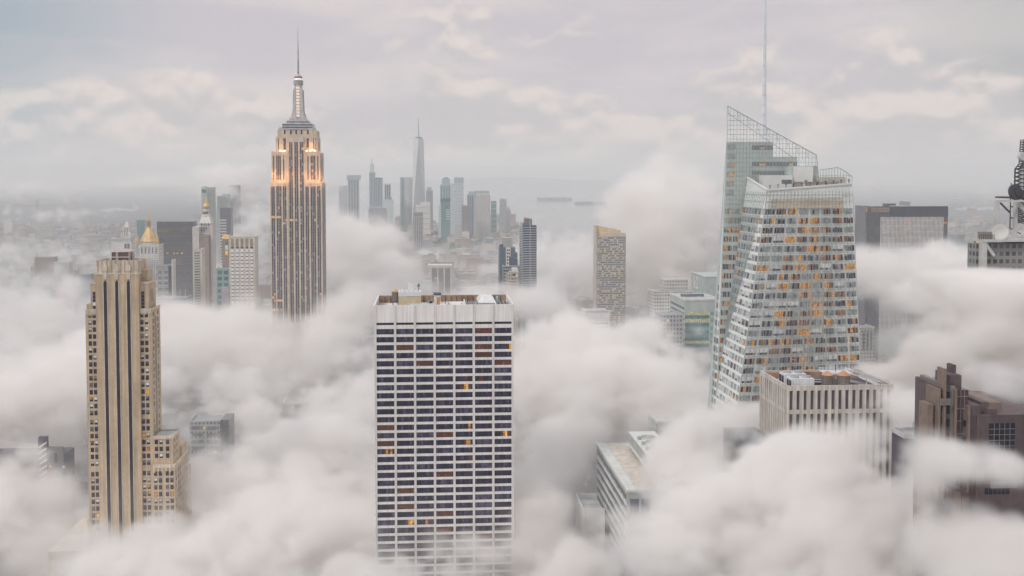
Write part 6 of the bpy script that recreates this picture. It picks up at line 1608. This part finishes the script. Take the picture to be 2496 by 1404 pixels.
# ------------------------------------------------------------------ clouds between the towers
BLOBS = [  # px, py, distance, half width px, half height px, half depth m, strength
 (70,775,1480,180,90,200,1.2),(60,960,900,180,95,150,1.2),(110,1090,730,90,40,14,.7),(40,700,1900,110,50,200,.9),(195,935,950,90,70,120,1),(90,1265,700,200,60,60,1),
 (480,940,860,95,75,100,1.1),(500,815,1250,180,75,170,1.3),(610,985,1000,110,60,120,1.2),(740,1110,800,190,100,140,1.2),(520,1235,720,110,80,80,1),
 (720,875,1170,180,60,70,1),(850,960,950,90,70,100,1),(845,850,1060,80,50,80,.9),(840,1250,640,120,120,110,1),(690,1310,620,200,90,100,1),
 (1080,1378,545,210,62,36,1.8),(600,1385,600,260,70,70,1),(290,1375,590,230,48,40,1.3),
 (1500,905,900,250,115,170,1.2),(1330,1060,780,105,110,110,1),(1325,1240,640,70,125,80,1.2),(1390,1390,560,120,50,50,1),(1600,970,760,140,85,80,1),(1715,900,700,60,90,60,1),
 (1700,1150,490,90,130,46,1.5),
 (1965,1208,400,160,102,62,1.2),(1850,1295,400,175,105,62,1.2),(2085,1235,400,165,95,60,1.2),(1950,1375,380,420,80,60,1.2),(1690,1310,430,85,80,55,1.1),
 (2205,990,445,70,50,22,1.2),(2080,1062,445,130,32,18,0.9),(1785,1045,542,105,60,24,1.7),(1540,1385,525,140,60,46,1.3),
 (2200,672,1100,150,62,120,1.8),(2330,700,850,130,100,100,.8),(2450,645,500,120,85,34,3.0),(2370,640,600,60,40,30,1.2),(2330,800,500,110,120,36,1.5),(2450,870,470,90,120,38,1.5),(2250,860,620,80,60,50,1.35),(2200,940,520,95,40,36,1.35),
 (2345,1115,300,80,40,14,1.35),(2445,1135,300,60,30,14,0.9),(2480,1335,290,95,62,28,1.5),(2390,1385,290,110,50,26,1.5),(2455,935,305,70,50,14,1.3),(2250,1180,308,50,80,16,1.1),(2650,900,520,150,140,60,1.5),(2660,1300,380,200,150,60,1.3),(-250,1000,900,200,130,150,1),(-200,1300,680,200,100,80,1),(2680,720,850,170,120,120,1.1),(2720,650,1400,170,100,200,1),
 (1650,480,1800,105,105,180,1.1),(1600,640,1700,130,130,200,1.1),(1550,560,1750,90,90,150,.9),(1390,640,2200,130,80,240,1),(1330,735,1250,110,50,110,.8),(1180,745,1150,170,42,90,.9),(1270,745,1380,75,48,40,1),
 (865,605,1600,86,90,120,1.5),(945,655,1480,72,50,90,1.3),(925,720,1385,100,68,36,1.4),(1060,722,1430,100,42,80,1.0),(860,740,1240,60,50,60,1),
 (620,545,2600,55,80,180,1),(600,640,2300,60,60,150,.6),(560,475,3300,100,30,200,.6),(200,525,3400,160,30,260,.6),(70,600,2800,120,40,200,.5),(60,462,3450,90,26,200,.8),(330,446,3450,120,26,200,.8),(570,432,3450,90,40,200,.9),(812,440,3500,38,50,150,.9),(2200,452,3400,110,22,200,.7),(2420,458,3400,90,24,200,.7),
]
def cloud_grid(name, label, mn, mx, vox, dens, thin, thin_h, ramp=(.52,.92), tiny=0.0):
    me = bpy.data.meshes.new(name)
    me.from_pydata([mn, mx, (mn[0], mx[1], mn[2])], [], [(0,1,2)])
    o = bpy.data.objects.new(name, me); C.objects.link(o)
    tag(o, label, 'cloud', None, 'stuff')
    g = bpy.data.node_groups.new(name, 'GeometryNodeTree')
    g.interface.new_socket('Geometry', in_out='INPUT', socket_type='NodeSocketGeometry')
    g.interface.new_socket('Geometry', in_out='OUTPUT', socket_type='NodeSocketGeometry')
    L = g.links; N = g.nodes
    def val(x, s):
        if isinstance(x, bpy.types.NodeSocket): L.new(x, s)
        else: s.default_value = x
    def M(op, a, b=0.0, c=0.0, clamp=False):
        n = N.new('ShaderNodeMath'); n.operation = op; n.use_clamp = clamp
        val(a, n.inputs[0]); val(b, n.inputs[1]); val(c, n.inputs[2]); return n.outputs[0]
    def V(op, a, b=(0,0,0), c=(0,0,0)):
        n = N.new('ShaderNodeVectorMath'); n.operation = op
        val(a, n.inputs[0]); val(b, n.inputs[1]); val(c, n.inputs[2]); return n
    out = N.new('NodeGroupOutput'); N.new('NodeGroupInput')
    pos = N.new('GeometryNodeInputPosition').outputs[0]
    z = N.new('ShaderNodeSeparateXYZ'); L.new(pos, z.inputs[0])
    # low ground fog
    acc = M('MULTIPLY', M('EXPONENT', M('MULTIPLY', M('POWER', M('DIVIDE', M('MAXIMUM', z.outputs[2], 0.0), 46.0), 2.0), -1.0)), .42)
    extra = M('MULTIPLY', z.outputs[2], 0.0)
    for px, py, D, rx, ry, rd, st in BLOBS:
        c = at(px, py, D); s = Vector((FPX/(rx*D), 1.0/rd, FPX/(ry*D)))
        if D + 2.5*rd < mn[1] or D - 2.5*rd > mx[1]: continue
        q = V('MULTIPLY_ADD', pos, tuple(s), (-c.x*s.x, -c.y*s.y, -c.z*s.z)).outputs[0]
        d2 = V('DOT_PRODUCT', q, q).outputs['Value']
        e = M('EXPONENT', M('MULTIPLY', d2, -.8))
        acc = M('MULTIPLY_ADD', e, st, acc)
        if st > 1.9: extra = M('MULTIPLY_ADD', e, .32*(st-1), extra)      # the thickest banks hold together against the gaps
    def noise(scale, detail, rough, off, sz=1.35):
        p = V('MULTIPLY_ADD', pos, (1, 1, sz), off).outputs[0]
        n = N.new('ShaderNodeTexNoise'); L.new(p, n.inputs['Vector'])
        n.inputs['Scale'].default_value = scale; n.inputs['Detail'].default_value = detail; n.inputs['Roughness'].default_value = rough
        return n.outputs[0]
    big = noise(1/190, 2, .5, (31, 7, 3), 1.0)
    bil = M('ABSOLUTE', M('SUBTRACT', noise(1/92, 6, .60, (0, 0, 0)), .5))     # creased between the puffs
    acc = M('SUBTRACT', 1.0, M('EXPONENT', M('MULTIPLY', acc, -2.1)))
    acc = M('ADD', acc, extra)
    fine = M('ABSOLUTE', M('SUBTRACT', noise(1/36, 4, .55, (9, 2, 5)), .5))
    f = M('MULTIPLY_ADD', M('SUBTRACT', big, .5), 1.0, acc)
    f = M('MULTIPLY_ADD', M('SUBTRACT', bil, .11), 3.0, f)
    f = M('MULTIPLY_ADD', M('SUBTRACT', fine, .10), 1.35, f)
    if tiny:
        tn = M('ABSOLUTE', M('SUBTRACT', noise(1/15, 3, .55, (4, 8, 1)), .5))
        f = M('MULTIPLY_ADD', M('SUBTRACT', tn, .10), tiny, f)
    mr = N.new('ShaderNodeMapRange'); mr.interpolation_type = 'SMOOTHSTEP'
    L.new(f, mr.inputs[0]); mr.inputs[1].default_value = ramp[0]; mr.inputs[2].default_value = ramp[1]; mr.inputs[3].default_value = 0; mr.inputs[4].default_value = 1
    vc = N.new('GeometryNodeVolumeCube')
    mist = M('MULTIPLY', M('EXPONENT', M('DIVIDE', M('MAXIMUM', z.outputs[2], 0.0), -thin_h)), thin)
    L.new(M('MULTIPLY_ADD', mr.outputs[0], dens, mist), vc.inputs['Density'])
    vc.inputs['Background'].default_value = 0
    vc.inputs['Min'].default_value = mn; vc.inputs['Max'].default_value = mx
    for k, i in (('Resolution X', 0), ('Resolution Y', 1), ('Resolution Z', 2)):
        vc.inputs[k].default_value = int(round((mx[i]-mn[i])/vox[i])) + 1
    smn = N.new('GeometryNodeSetMaterial'); smn.inputs['Material'].default_value = MATS['cloud']
    L.new(vc.outputs[0], smn.inputs[0]); L.new(smn.outputs[0], out.inputs[0])
    me.materials.append(MATS['cloud'])
    md = o.modifiers.new('clouds', 'NODES'); md.node_group = g
    return o
m = bpy.data.materials.new('cloud'); m.use_nodes = True; MATS['cloud'] = m
t = NT(m); t.n.remove(t.n['Principled BSDF'])
pv = t.n.new('ShaderNodeVolumePrincipled'); pv.inputs['Color'].default_value = (.975,.954,.938,1); pv.inputs['Density'].default_value = 1.0; pv.inputs['Anisotropy'].default_value = .0
t.l.new(pv.outputs[0], t.n['Material Output'].inputs['Volume'])
cloud_grid('clouds', 'thick white cloud puffs close below the camera', (-340, 230, -5), (400, 560, 215), (2.1,2.1,2.1), .14, .0035, 55.0, (.54,.82), .85)
cloud_grid('clouds', 'white cloud bank filling the gaps between the near towers', (-640, 560, -5), (700, 1060, 300), (3.3,3.3,3.1), .075, .0035, 55.0, (.53,.86), .6)
cloud_grid('clouds', 'far white clouds drifting round the distant towers', (-1900, 1060, -5), (1900, 3800, 360), (10,10,8), .04, .0008, 90.0)
